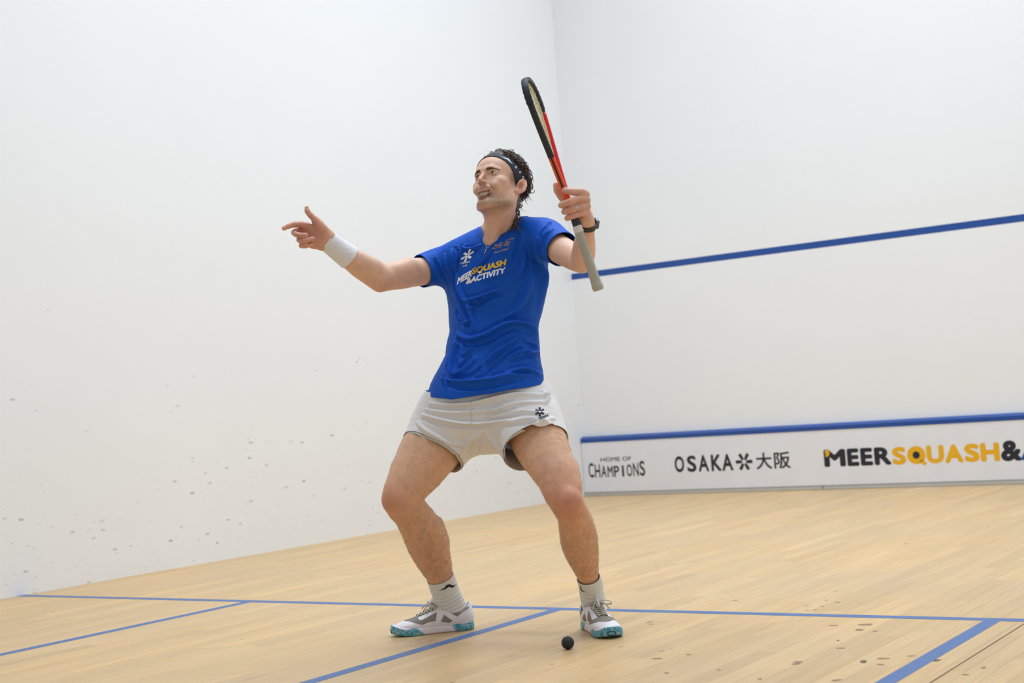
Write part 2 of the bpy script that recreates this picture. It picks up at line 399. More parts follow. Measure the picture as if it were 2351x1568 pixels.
# CHAMPIONS: letters tall at both ends, low in the middle
xs = np.linspace(0.052, 0.586, 10)
for k, ch in enumerate('CHAMPIONS'):
    V, F = text_vf(ch, 0.018); u = abs(k-4)/4
    wd = .018 if ch == 'I' else .05
    c = (xs[k]+xs[k+1])/2
    sign(V, F, M['ink'], c-wd/2, c+wd/2, 0.150, 0.238+0.032*u*u)
for ch, x0, x1 in zip('OSAKA', (.848, .957, 1.055, 1.165, 1.257), (.932, 1.038, 1.145, 1.252, 1.35)):
    V, F = text_vf(ch, 0.03); sign(V, F, M['ink'], x0, x1, .166, .294)
V, F = star_vf(0, 0.069, 0.009, 0.0125, .016); sign(V+np.array([1.443, .229]), F, M['ink'], 0, 0, 0, 0, 'star_emblem', fit=False)
V, F = text_vf('大', 0.018); sign(V, F, M['ink'], 1.541, 1.671, .166, .292)
V, F = text_vf('阪', 0.018); sign(V, F, M['ink'], 1.688, 1.82, .166, .292)
for ch, x0, x1 in zip('MEER', (2.084, 2.262, 2.363, 2.466), (2.25, 2.352, 2.455, 2.592)):
    V, F = text_vf(ch, 0.05); sign(V, F, M['ink'], x0, x1, .165, .293)
o = None
V, F = text_vf(',', 0.04); o = sign(V, F, M['ink_yellow'], 2.094, 2.13, .237, .291); o.location.y = -0.001
for ch, x0, x1 in zip('SQUASH', (2.598, 2.706, 2.846, 2.974, 3.111, 3.222), (2.7, 2.84, 2.97, 3.105, 3.217, 3.353)):
    V, F = text_vf('O' if ch == 'Q' else ch, 0.055); sign(V, F, M['ink_yellow'], x0, x1, .162, .290)
sign(np.array([[2.79, .175], [2.83, .15], [2.845, .168], [2.815, .195]]), np.array([(0, 1, 2), (0, 2, 3)]), M['ink_yellow'], 0, 0, 0, 0, fit=False)
V, F = disc_vf(); o = sign(V*np.array([.034, .034])+np.array([2.773, .226]), F, M['ink_yellow'], 0, 0, 0, 0, 'letter_eye', fit=False); o.location.y = -.0004
V, F = disc_vf(); o = sign(V*np.array([.026, .026])+np.array([2.773, .226]), F, M['ink'], 0, 0, 0, 0, 'letter_eye', fit=False); o.location.y = -.0008
V, F = text_vf('&', 0.05); sign(V, F, M['ink'], 3.36, 3.50, .158, .300)
V, F = text_vf('ACTIVITY', 0.05); sign(V, F, M['ink_blue'], 3.49, 4.45, .160, .290)
# ================================================================ soft-body modelling kit
# a body is a blend of rounded limbs (signed distances), turned into one surface on a fine grid
def smin(a, b, k):
    if k <= 0: return np.minimum(a, b)
    h = np.maximum(k-np.abs(a-b), 0)/k
    return np.minimum(a, b)-h*h*k*0.25
def near_segs(p, P, R, m=0.05):
    """segments of a chain that can matter for this batch of points"""
    lo = p.min(0)-m; hi = p.max(0)+m; r = np.maximum(R[:-1], R[1:])[:, None]
    a = np.minimum(P[:-1], P[1:])-r; b = np.maximum(P[:-1], P[1:])+r
    return np.flatnonzero(((a < hi) & (b > lo)).all(1))
def d_chain(p, P, R, m=0.05):
    d = np.full(len(p), 0.5 if m < 1 else 500.0, np.float32); P = np.asarray(P, np.float32); R = np.asarray(R, np.float32)
    for i in near_segs(p, P, R, m):
        a = P[i]; ab = P[i+1]-a; l2 = float(ab@ab)+1e-12
        q = p-a
        h = np.clip((q@ab)/l2, 0, 1)
        q = q-h[:, None]*ab
        d = np.minimum(d, np.sqrt(np.einsum('ij,ij->i', q, q))-(R[i]+(R[i+1]-R[i])*h))
    return d
def d_echain(p, P, A, B, X, Y):
    """chain of elliptical sections: half widths A along X, B along Y (unit vectors per point)"""
    d = np.full(len(p), 0.5, np.float32)
    for i in near_segs(p, P, np.maximum(A, B)):
        a = P[i]; ab = P[i+1]-a; l2 = float(ab@ab)+1e-12
        q = p-a; hr = (q@ab)/l2; h = np.clip(hr, 0, 1)
        q = q-h[:, None]*ab
        X_ = nrm(X[i]+X[i+1]); Y_ = nrm(Y[i]+Y[i+1])
        a_ = A[i]+(A[i+1]-A[i])*h; b_ = B[i]+(B[i+1]-B[i])*h
        qx = q@X_; qy = q@Y_; z2 = np.maximum(np.einsum('ij,ij->i', q, q)-qx*qx-qy*qy, 0)
        m = np.minimum(a_, b_)
        k0 = np.sqrt((qx/a_)**2+(qy/b_)**2+z2/m**2); k1 = np.sqrt((qx/a_**2)**2+(qy/b_**2)**2+z2/m**4)+1e-9
        d = np.minimum(d, k0*(k0-1)/k1)
    return d
def d_ell(p, c, r, ax=None):
    q = p-np.asarray(c)
    if ax is not None: q = q@np.asarray(ax).T
    r = np.asarray(r); k0 = np.sqrt(((q/r)**2).sum(1)); k1 = np.sqrt(((q/r**2)**2).sum(1))+1e-9
    return k0*(k0-1)/k1
class Blend:
    """ordered list of shapes; each op: f(points)->distance, bounding box, softness k, 'add' or 'cut'"""
    def __init__(s): s.ops = []
    def op(s, f, lo, hi, k, mode='add'): s.ops.append((f, np.asarray(lo, float), np.asarray(hi, float), k, mode)); return s
    def chain(s, P, R, k=0.01, n=0, mode='add'):
        P = np.asarray(P, float); R = np.broadcast_to(np.asarray(R, float), (len(P),))
        if n: Q = crom(np.concatenate([P, R[:, None]], 1), n); P = Q[:, :3]; R = Q[:, 3]
        P = P.copy(); R = R.copy(); m = R.max()
        return s.op(lambda p: d_chain(p, P, R), P.min(0)-m, P.max(0)+m, k, mode)
    def echain(s, P, A, B, X, Y, k=0.01, n=0, mode='add'):
        P = np.asarray(P, float); m = len(P)
        A = np.asarray(A, float); B = np.asarray(B, float); X = np.broadcast_to(np.asarray(X, float), (m, 3)); Y = np.broadcast_to(np.asarray(Y, float), (m, 3))
        if n:
            Q = crom(np.concatenate([P, A[:, None], B[:, None], X, Y], 1), n); P = Q[:, :3]; A = Q[:, 3]; B = Q[:, 4]; X = nrm(Q[:, 5:8]); Y = nrm(Q[:, 8:11])
        r = max(A.max(), B.max())
        return s.op(lambda p: d_echain(p, P, A, B, X, Y), P.min(0)-r, P.max(0)+r, k, mode)
    def ell(s, c, r, ax=None, k=0.01, mode='add'):
        m = max(r); c = np.asarray(c, float)
        return s.op(lambda p: d_ell(p, c, r, ax), c-m, c+m, k, mode)
    def ev(s, p, margin=0.04):
        d = np.full(len(p), 0.5, np.float32); plo = p.min(0); phi = p.max(0)
        for f, lo, hi, k, mode in s.ops:
            mg = margin+k
            if (plo > hi+mg).any() or (phi < lo-mg).any(): continue
            m = ((p > lo-mg) & (p < hi+mg)).all(1)
            if not m.any(): continue
            v = f(p[m]); w = d[m]
            d[m] = smin(w, v, k) if mode == 'add' else -smin(-w, v, k)
        return d
def polygonize(ev, lo, hi, h, B=8):
    """surface nets on a sparse grid of step h -> vertices, quads"""
    lo = np.asarray(lo, float); nb = np.ceil((np.asarray(hi)-lo)/(h*B)).astype(int)
    I = np.stack(np.meshgrid(*[np.arange(n) for n in nb], indexing='ij'), -1).reshape(-1, 3)
    sb = I//4; I = I[np.lexsort((I[:, 2], I[:, 1], I[:, 0], sb[:, 2], sb[:, 1], sb[:, 0]))]
    dc = np.concatenate([ev((lo+(c+0.5)*h*B).astype(np.float32)) for c in np.array_split(I, max(1, len(I)//512))])
    I = I[np.abs(dc) < h*B*0.87*1.35+0.004]
    g = np.stack(np.meshgrid(*[np.arange(B+1)]*3, indexing='ij'), -1).reshape(-1, 3)
    nn = nb*B+2
    key = lambda c: (c[..., 0].astype(np.int64)*nn[1]+c[..., 1])*nn[2]+c[..., 2]
    VK = []; VP = []; QK = []
    cor = np.array([[a, b, c] for a in (0, 1) for b in (0, 1) for c in (0, 1)])
    eds = [(a, b) for a in range(8) for b in range(a+1, 8) if abs(cor[a]-cor[b]).sum() == 1]
    for ch in np.array_split(I, max(1, len(I)//48)):
        if not len(ch): continue
        p = lo+(ch[:, None]*B+g[None])*h
        D = ev(p.reshape(-1, 3).astype(np.float32)).reshape(len(ch), B+1, B+1, B+1)
        S = D < 0
        C = np.stack([D[:, a:a+B, b:b+B, c:c+B] for a, b, c in cor], -1)
        Sc = C < 0; act = Sc.any(-1) & ~Sc.all(-1)
        w = np.argwhere(act); Cv = C[act]
        pos = np.zeros((len(w), 3)); cnt = np.zeros(len(w))
        for a, b in eds:
            x = (Cv[:, a] < 0) != (Cv[:, b] < 0)
            t = Cv[x, a]/(Cv[x, a]-Cv[x, b])
            pos[x] += cor[a]+t[:, None]*(cor[b]-cor[a]); cnt[x] += 1
        cell = ch[w[:, 0]]*B+w[:, 1:]
        VK.append(key(cell)); VP.append(lo+(cell+pos/cnt[:, None])*h)
        for ax in range(3):
            s0 = [slice(None)]+[slice(0, B)]*3; s1 = list(s0); s1[ax+1] = slice(1, B+1)
            e = np.argwhere(S[tuple(s0)] != S[tuple(s1)])
            if not len(e): continue
            ins = S[tuple(s0)][tuple(e.T)]
            n = ch[e[:, 0]]*B+e[:, 1:]
            u, v = [(1, 2), (2, 0), (0, 1)][ax]
            du = np.zeros(3, int); du[u] = 1; dv = np.zeros(3, int); dv[v] = 1
            q = np.stack([n-du-dv, n-dv, n, n-du], 1)
            q[~ins] = q[~ins][:, ::-1]
            ok = (q >= 0).all((1, 2)); QK.append(key(q[ok]))
    VK = np.concatenate(VK); VP = np.concatenate(VP); QK = np.concatenate(QK)
    o = np.argsort(VK); VK = VK[o]; VP = VP[o]
    ix = np.searchsorted(VK, QK); ix = np.minimum(ix, len(VK)-1)
    ok = (VK[ix] == QK).all(1)
    return VP, ix[ok]
def edges_of(F):
    k = F.shape[1]
    E = np.concatenate([F[:, [i, (i+1) % k]] for i in range(k)]); E = np.sort(E, 1)
    return np.unique(E, axis=0)
def relax(V, F, it=2, lam=0.5, mu=-0.52, w=None):
    E = edges_of(F); n = len(V); dg = np.bincount(E.ravel(), minlength=n)[:, None].clip(1)
    for k in range(it):
        for l in (lam, mu):
            A = np.stack([np.bincount(E[:, 0], V[E[:, 1], c], n)+np.bincount(E[:, 1], V[E[:, 0], c], n) for c in range(3)], 1)
            dV = l*(A/dg-V)
            V = V+(dV if w is None else dV*w[:, None])
    return V
def normals(V, F):
    a = V[F[:, 2]]-V[F[:, 0]]; b = V[F[:, 3 if F.shape[1] == 4 else 1]]-V[F[:, 1 if F.shape[1] == 4 else 0]]
    fn = np.cross(a, b) if F.shape[1] == 4 else np.cross(V[F[:, 1]]-V[F[:, 0]], V[F[:, 2]]-V[F[:, 0]])
    n = np.zeros_like(V)
    for i in range(F.shape[1]):
        for c in range(3): n[:, c] += np.bincount(F[:, i], fn[:, c], len(V))
    return nrm(n)
def tris(F): return np.concatenate([F[:, [0, 1, 2]], F[:, [0, 2, 3]]]) if F.shape[1] == 4 else F
def clip(V, T, g, *attrs):
    """keep the part of a triangle mesh where g < 0, with a clean cut edge; attrs are per-vertex arrays carried along"""
    keep = g < 0; k = keep[T].sum(1)
    out = [T[k == 3]]; T1 = T[k == 1]; T2 = T[k == 2]
    def roll(Tm, flag):
        m = keep[Tm] == flag; i = np.argmax(m, 1); r = np.arange(len(Tm))
        return Tm[r, i], Tm[r, (i+1) % 3], Tm[r, (i+2) % 3]
    E = []; base = len(V)
    def mid(a, b):
        E.append(np.stack([a, b], 1)); return base+sum(len(e) for e in E[:-1])+np.arange(len(a))
    if len(T1):
        a, b, c = roll(T1, True); ab = mid(a, b); ac = mid(a, c); out.append(np.stack([a, ab, ac], 1))
    if len(T2):
        a, b, c = roll(T2, False); ab = mid(a, b); ac = mid(a, c)
        out += [np.stack([ab, b, c], 1), np.stack([ab, c, ac], 1)]
    T = np.concatenate(out); res = [V]+list(attrs)
    if E:
        E = np.concatenate(E); t = (g[E[:, 0]]/(g[E[:, 0]]-g[E[:, 1]]))
        sE = np.sort(E, 1); _, first, inv = np.unique(sE, axis=0, return_index=True, return_inverse=True); inv = inv.ravel()
        new = []
        for A in res:
            tt = t[first] if A.ndim == 1 else t[first][:, None]
            new.append(np.concatenate([A, A[E[first, 0]]*(1-tt)+A[E[first, 1]]*tt]))
        res = new
        m = T >= base; T = T.copy(); T[m] = base+inv[T[m]-base]
    used = np.unique(T); mp = np.full(len(res[0]), -1); mp[used] = np.arange(len(used))
    return [mp[T]]+[A[used] for A in res]
def seg_dist2(q, poly):
    """distance of 2D points q to a polyline, and the position along it (0..1)"""
    d = np.full(len(q), 9.0); u = np.zeros(len(q)); n = len(poly)-1
    for i in range(n):
        a = poly[i]; ab = poly[i+1]-a; h = np.clip(((q-a)@ab)/(ab@ab+1e-12), 0, 1)
        e = np.linalg.norm(q-a-h[:, None]*ab, axis=1); m = e < d; d[m] = e[m]; u[m] = (i+h[m])/n
    return d, u
def solidify(o, th, off=-1.0):
    md = o.modifiers.new('thickness', 'SOLIDIFY'); md.thickness = th; md.offset = off; md.use_rim = True
# ================================================================ THE PLAYER
PB = np.array([3.33, 3.86, 0.0])                      # base point on the floor between his feet
person = tag(empty('person', PB), 'squash player in blue shirt and white shorts pointing left while holding a racket', 'person')
def pobj(name, V, F, mat, parent=None, smooth=True):
    return link(name, mesh_np(name, np.asarray(V)-PB, F, smooth), mat, person if parent is None else parent)
def pm(r, t): return r*t/FPX                          # pixels at distance t -> metres
HR = nrm(np.array([CR[0], CR[1], 0])); HF = nrm(np.array([CF[0], CF[1], 0])); UZ = np.array([0, 0, 1.0])
def turn(a):                                          # level direction: 0 towards the camera, + towards picture left
    a = math.radians(a); return -HF*math.cos(a)-HR*math.sin(a)
# head frame: origin midway between the ears; lateral (his left), forward, up
HO = np.array([3.42806339, 3.7541289, 1.49445566])
HL_ = np.array([0.99685487, 0.00132691, 0.07923769]); HFW = np.array([-0.02659178, -0.93629041, 0.35021871]); HUP = np.array([-0.0746542, 0.3512243, 0.93331037])
HM = np.stack([HL_, HFW, HUP], 1)*0.99                # columns -> world
def hw(x, y, z): return HO+HM@(np.array([x, y, z])/1000.0)
def hwv(A): return HO+(np.asarray(A, float)/1000.0)@HM.T
def to_head(p): return (p-HO)@(HM/0.99**2)            # world -> head, metres

def limb(rows): # rows of px, py, t, r(px)
    P = np.array([at(a, b, t) for a, b, t, r in rows]); R = np.array([pm(r, t) for a, b, t, r in rows]); return P, R
LEG_R = [(1056, 940, 4.93, 66), (1022, 990, 4.885, 71), (986, 1036, 4.835, 68), (962, 1075, 4.795, 60), (940, 1111, 4.76, 49.5), (925, 1145, 4.745, 44.5), (930, 1158, 4.75, 44),
         (945, 1180, 4.765, 42.5), (960, 1202, 4.785, 45), (972, 1226, 4.81, 47), (984, 1256, 4.84, 45.5), (996, 1286, 4.87, 39.5), (1008, 1317, 4.895, 31), (1022, 1365, 4.925, 21), (1036, 1400, 4.94, 18)]
LEG_L = [(1204, 935, 4.81, 62), (1221, 975, 4.77, 66), (1239, 1016, 4.71, 63), (1266, 1069, 4.63, 53.5), (1280, 1095, 4.59, 48.5), (1291, 1130, 4.55, 42.5), (1302, 1157, 4.525, 37.5),
         (1316, 1183, 4.54, 37), (1323, 1206, 4.565, 40.5), (1328, 1232, 4.59, 42.8), (1332, 1254, 4.615, 41.5), (1340, 1283, 4.65, 34.5), (1348, 1315, 4.685, 25.5), (1356, 1345, 4.715, 19), (1362, 1390, 4.74, 18)]
ARM_R = [(1012, 614, 4.915, 33), (978, 622, 4.885, 32), (945, 626, 4.85, 33), (919, 631.5, 4.81, 32.5), (898, 635, 4.775, 31), (874, 636, 4.74, 32.5), (853, 624, 4.72, 32), (830, 610, 4.70, 30.5),
         (803, 592, 4.672, 26), (775, 571, 4.65, 22.5), (750, 551, 4.63, 20.5)]
ARM_L = [(1245, 548, 4.80, 44), (1268, 562, 4.74, 35), (1300, 581, 4.655, 31.5), (1332, 598, 4.575, 27.5), (1339, 583, 4.545, 27.5), (1341.5, 562, 4.50, 25.5), (1344.5, 540, 4.455, 20.5), (1346, 520, 4.42, 17.5), (1344, 505, 4.40, 17.5)]
# directions of the trunk
CFW = nrm(turn(18)+0.10*UZ); CUP = nrm(at(1140, 560, 4.87)-at(1122, 900, 4.83)); CLT = nrm(np.cross(CUP, CFW)); CLT = CLT if CLT@HR > 0 else -CLT
CFW = nrm(CFW-CUP*(CFW@CUP))
PFW = nrm(turn(5)); PLT = nrm(np.cross(UZ, PFW)); PLT = PLT if PLT@HR > 0 else -PLT

body = Blend()
T_P = [at(1124, 945, 4.84), at(1124, 880, 4.84), at(1130, 800, 4.85), at(1133, 740, 4.87), at(1136, 670, 4.88), at(1140, 610, 4.885), at(1143, 570, 4.89)]
body.echain(T_P, [.150, .145, .135, .135, .145, .148, .115], [.100, .095, .094, .098, .106, .098, .075], [PLT, CLT, CLT, CLT, CLT, CLT, CLT], [PFW, CFW, CFW, CFW, CFW, CFW, CFW], n=14)
# shoulders, collar bones, neck
body.chain([at(1012, 614, 4.915), at(1060, 598, 4.90), at(1105, 578, 4.89), at(1150, 558, 4.88), at(1200, 550, 4.85), at(1246, 550, 4.80)], [.045, .046, .05, .054, .048, .05], k=.03, n=12)
nb = at(1150, 545, 4.875)
body.chain([nb, at(1151, 520, 4.858), hw(0, -8, -55), hw(0, -14, -10)], [.066, .058, .0565, .058], k=.045, n=7)
for P, R, k in ((*limb(LEG_R), .03), (*limb(LEG_L), .03), (*limb(ARM_R), .02), (*limb(ARM_L), .02)):
    body.chain(P, R, k=k, n=5*len(P))
# knees, shin edges, calves, elbow, arm muscles
kr = nrm(turn(62)); kl = nrm(turn(8))
body.ell(at(905, 1143, 4.727), (.036, .030, .034), k=.03)
body.ell(at(899, 1152, 4.723), (.024, .022, .026), k=.02)
body.ell(at(909, 1176, 4.735), (.016, .016, .02), k=.02)
body.ell(at(1308, 1150, 4.50), (.032, .030, .036), k=.03)
body.ell(at(1313, 1153, 4.492), (.024, .02, .028), k=.02)
body.ell(at(1316, 1180, 4.508), (.016, .016, .022), k=.02)
body.chain([at(1262, 1085, 4.585), at(1275, 1128, 4.53)], [.032, .028], k=.03)
body.chain([at(1306, 1075, 4.60), at(1316, 1118, 4.545)], [.026, .022], k=.03)
body.chain([at(925, 1075, 4.77), at(908, 1115, 4.74)], [.032, .027], k=.03)
body.chain([at(1320, 1190, 4.52), at(1333, 1250, 4.565), at(1345, 1305, 4.655)], [.012, .011, .010], k=.022)
body.chain([at(1000, 1205, 4.83), at(1013, 1240, 4.865)], [.024, .022], k=.03)
body.ell(at(871, 656, 4.742), (.020, .018, .018), k=.016)
body.chain([at(938, 612, 4.815), at(905, 620, 4.76)], [.030, .022], k=.022)
body.chain([at(858, 612, 4.70), at(826, 596, 4.675)], [.022, .016], k=.02)
body.ell(at(1340, 615, 4.575), (.018, .018, .014), k=.015)
# throat and collar bones in the open collar
body.chain([hw(32, -2, -62), at(1129, 551, 4.80)], [.013, .009], k=.02)
body.chain([hw(-32, -2, -62), at(1116, 553, 4.81)], [.013, .009], k=.02)
body.chain([at(1122, 557, 4.80), at(1165, 545, 4.81), at(1205, 530, 4.81)], [.010, .010, .010], k=.02)

# ---- head
def face(p):
    q = to_head(p)*1000.0
    qa = q.copy(); qa[:, 0] = np.abs(qa[:, 0])          # both halves alike
    E = lambda c, r, ax=None: d_ell(qa, c, r, ax)
    Cn = lambda P, R: d_chain(qa, np.asarray(P, float), np.asarray(R, float), 500.0)
    d = E((0, -6, 56), (73, 95, 74))
    d = smin(d, E((0, 36, 48), (61, 55, 46)), 30)
    d = smin(d, E((0, 42, -4), (60, 46, 54)), 26)
    d = smin(d, E((0, 54, -38), (35, 37, 34)), 22)
    d = smin(d, E((0, 34, -58), (44, 46, 30)), 22)
    d = smin(d, Cn([(59, -6, -18), (55, 8, -58), (38, 50, -80), (13, 78, -90)], [13, 13, 13, 13]), 20)
    d = smin(d, E((0, 83, -86), (19, 15, 15)), 16)
    d = smin(d, E((44, 60, -6), (20, 19, 14)), 18)       # cheekbone
    d = smin(d, E((36, 72, -26), (17, 15, 14)), 16)      # smiling cheek
    d = smin(d, Cn([(6, 92, 33), (26, 88, 36), (42, 76, 30)], [8, 8.5, 7]), 14)   # brow
    d = -smin(-d, E((32, 97, 19), (15, 13, 9.5)), 10)   # eye socket
    d = -smin(-d, E((13, 100, 16), (8, 9, 10)), 8)
    lid = np.maximum(E((32, 77.5, 21), (14.8, 14.2, 13.4)), -E((32.5, 92, 20.2), (13.4, 11, 5.0)))
    lid = np.maximum(lid, -E((32, 76, 21), (11.8, 11.8, 11.8)))
    d = smin(d, lid, 3.5)
    d = np.maximum(d, -E((32.5, 93, 20.2), (12.8, 12, 4.7)))
    d = smin(d, Cn([(0, 88, 30), (0, 98, 14), (0, 108, -3), (0, 112.5, -13)], [6.0, 6.2, 6.8, 7.4]), 9)   # nose
    d = smin(d, E((10.5, 98.5, -16.5), (6.2, 9.0, 6.4)), 8)
    d = -smin(-d, E((7.0, 100.5, -24.5), (4.2, 6.0, 4.6)), 2)
    d = -smin(-d, Cn([(18, 93, -19), (28, 85, -33), (38, 75, -47)], [2.8, 4.0, 3.4]), 4.5)   # smile fold
    d = smin(d, E((0, 86, -36), (22, 9, 9)), 12)
    for dy in (0, -9, -18): d = -smin(-d, Cn([(28, 79+dy, -43.5), (15, 93+dy, -53), (0, 98+dy, -57.5)], [1.6, 5.6, 7.2]), 2.5)   # parted, smiling lips
    d = smin(d, Cn([(33, 75, -40.5), (18, 91, -45.0), (6, 97.5, -48), (0, 97, -48.8)], [1.8, 2.6, 3.2, 3.0]), 3)
    d = smin(d, Cn([(32, 75, -42), (19, 88, -58), (8, 93, -66.5), (0, 94, -68.5)], [1.8, 3.0, 4.0, 4.3]), 3.5)
    d = -smin(-d, E((0, 97, -77), (17, 8, 5.0)), 9)
    # ear
    a = math.radians(-14); c_, s_ = math.cos(a), math.sin(a); cs, ss = math.cos(.45), math.sin(.45)
    e = qa-np.array([82, -11, 0]); e = np.stack([e[:, 0]*cs+e[:, 1]*ss, -e[:, 0]*ss+e[:, 1]*cs, e[:, 2]], 1)
    e = np.stack([e[:, 0], e[:, 1]*c_-e[:, 2]*s_, e[:, 1]*s_+e[:, 2]*c_], 1)
    el = d_ell(e, (0, 0, 2), (5.5, 17, 29))
    el = smin(el, d_ell(e, (0, 6, -24), (5.5, 10, 10)), 6)
    el = -smin(-el, d_ell(e, (5, 3, -2), (7.5, 9, 15)), 3)
    hx = d_chain(e, np.array([(3, 10, 10), (3, 4, 26), (3, -8, 26), (3, -15, 12), (3, -14, -8), (3, -7, -22)], float), [2.6, 3.4, 3.7, 3.7, 3.2, 2.6], 500.0)
    el = smin(el, hx, 3)
    el = smin(el, d_chain(e, np.array([(4, -7, 14), (4, -8, -2), (4, -2, -14)], float), [2.2, 2.4, 2.2], 500.0), 3)
    d = smin(d, el, 4)
    return (d/1000.0*0.99).astype(np.float32)
hb = hwv([(x, y, z) for x in (-100, 100) for y in (-110, 125) for z in (-115, 140)])
body.op(face, hb.min(0), hb.max(0), .022)

# ---- hands: every finger its own chain of joints
def fingers(blend, palm, rows, kp):
    """palm: list of (P, R) chains; rows: finger chains; all in metres"""
    allP = np.concatenate([P for P, R in palm+rows])
    def f(p):
        d = None
        for P, R in palm:
            v = d_chain(p, P, R); d = v if d is None else smin(d, v, .012)
        g = None
        for P, R in rows:
            v = d_chain(p, P, R); g = v if g is None else smin(g, v, .0012)
        return smin(d, g, kp)
    blend.op(f, allP.min(0)-.02, allP.max(0)+.02, .016)
def joints(rows, n=10):
    P = np.array([at(a, b, t) for a, b, t, r in rows]); R = np.array([r for *_, r in rows])/1000.0
    n = max(n, 4*(len(rows)-1)+1); Q = crom(np.concatenate([P, R[:, None]], 1), n); u = np.linspace(0, len(rows)-1, n)
    return Q[:, :3], Q[:, 3]*(1+(.05*np.cos(2*np.pi*u) if R.max() < .0165 else 0*u))
fingers(body, [joints([(752, 552, 4.63, 29), (738, 541, 4.622, 26), (722, 532, 4.615, 21), (703, 522, 4.61, 13)], 7),
               joints([(748, 556, 4.63, 24), (730, 552, 4.618, 22), (712, 546, 4.612, 17), (699, 541, 4.612, 11)], 7),
               joints([(752, 542, 4.62, 20), (738, 524, 4.605, 18), (727, 510, 4.60, 14)], 6),
               joints([(735, 563, 4.625, 15), (718, 560, 4.61, 15), (704, 556, 4.612, 10)], 6)],
        [joints([(706, 519, 4.605, 11.5), (692, 515.5, 4.602, 10.8), (676, 515.5, 4.595, 9.8), (662, 519.5, 4.588, 8.6), (652.5, 524, 4.583, 7.4)]),
         joints([(703, 529, 4.615, 11), (688, 528, 4.618, 10.6), (675.5, 534, 4.598, 9.8), (684, 539.5, 4.574, 9.2), (702, 540.5, 4.572, 8.4)]),
         joints([(706, 543, 4.615, 10.6), (694, 546, 4.61, 10), (687.5, 551, 4.59, 9.6), (699, 553, 4.572, 9), (718, 548.5, 4.576, 8)]),
         joints([(711, 556, 4.612, 9.6), (699, 560, 4.605, 9), (692, 564, 4.592, 8.5), (702, 564.5, 4.578, 8), (716, 561, 4.585, 7.2)]),
         joints([(731, 514, 4.602, 14), (723, 503.5, 4.597, 11.6), (712, 493, 4.592, 9.8), (706, 485, 4.590, 9.2), (704.5, 477.5, 4.592, 7)])], .007)
# left hand closed round the neck of the racket
RT = 4.385                                              # the racket stands this far from the camera
fingers(body, [joints([(1347, 520, 4.42, 25), (1345, 504, 4.415, 24), (1341, 486, 4.412, 22), (1337, 466, 4.412, 17)], 7),
               joints([(1340, 500, 4.424, 20), (1334, 482, 4.432, 17), (1326, 464, 4.438, 13)], 6)],
        [joints([(1336, 458, 4.41, 14.5), (1344, 447, 4.385, 13.3), (1334, 441.5, 4.358, 12.3), (1316, 440.5, 4.350, 11.4), (1300, 438, 4.358, 10.0), (1296.5, 436.5, 4.362, 8.7)], 12),
         joints([(1339, 470, 4.41, 13.9), (1346, 459, 4.382, 13.3), (1332, 457, 4.352, 12.5), (1311, 463, 4.342, 11.8), (1293, 469.5, 4.352, 10.7), (1289, 471, 4.366, 9.9)], 12),
         joints([(1342, 484, 4.41, 13.3), (1347, 473, 4.384, 12.8), (1334, 474, 4.354, 12.1), (1314, 480, 4.346, 11.1), (1299, 485, 4.356, 10.2), (1295.5, 486, 4.37, 9.3)], 12),
         joints([(1343, 496, 4.41, 12.2), (1346, 487, 4.388, 11.6), (1335, 489, 4.362, 10.7), (1317, 495, 4.356, 10.0), (1305, 499.5, 4.365, 9.3), (1302, 501, 4.376, 8.4)], 12),
         joints([(1328, 476, 4.436, 15.1), (1308, 466, 4.442, 13.9), (1291, 453, 4.436, 12.8), (1280, 437, 4.426, 12.1), (1277, 425, 4.422, 9.5)], 12)], .006)

def body_ev(p): return body.ev(p)
SK = []                                                 # body pieces: coarse limbs, fine head and hands, one surface function
hc = hwv([(x, y, z) for x in (-95, 95) for y in (-108, 122) for z in (-118, 138)])
SK.append(polygonize(body_ev, hc.min(0)-.01, hc.max(0)+.01, .0021))
pR = np.array([at(a, b, t) for a in (640, 768) for b in (468, 580) for t in (4.54, 4.69)])
SK.append(polygonize(body_ev, pR.min(0), pR.max(0), .0019))
pL = np.array([at(a, b, t) for a in (1262, 1368) for b in (412, 524) for t in (4.31, 4.49)])
SK.append(polygonize(body_ev, pL.min(0), pL.max(0), .0019))
al = np.array([at(a, b, t) for a in (690, 1400) for b in (480, 1420) for t in (4.35, 5.05)])
V, F = polygonize(body_ev, al.min(0), al.max(0), .0040)
def inside(V, box, m):
    return np.all((V > box.min(0)+m) & (V < box.max(0)-m), 1)
drop = inside(V, np.stack([hc.min(0)-.01, hc.max(0)+.01]), .012) | inside(V, pR, .012) | inside(V, pL, .012)
F = F[~drop[F].any(1)]
SK.append((V, F))
VV = []; FF = []; n = 0
for i, (V, F) in enumerate(SK):
    V = relax(V, F, 8 if i == 3 else 1)
    VV.append(V); FF.append(F+n); n += len(V)
V = np.concatenate(VV); F = np.concatenate(FF)
used = np.unique(F); mp = np.full(len(V), -1); mp[used] = np.arange(len(used)); V = V[used]; F = mp[F]
BV, BF = V, F; BN = normals(V, F)
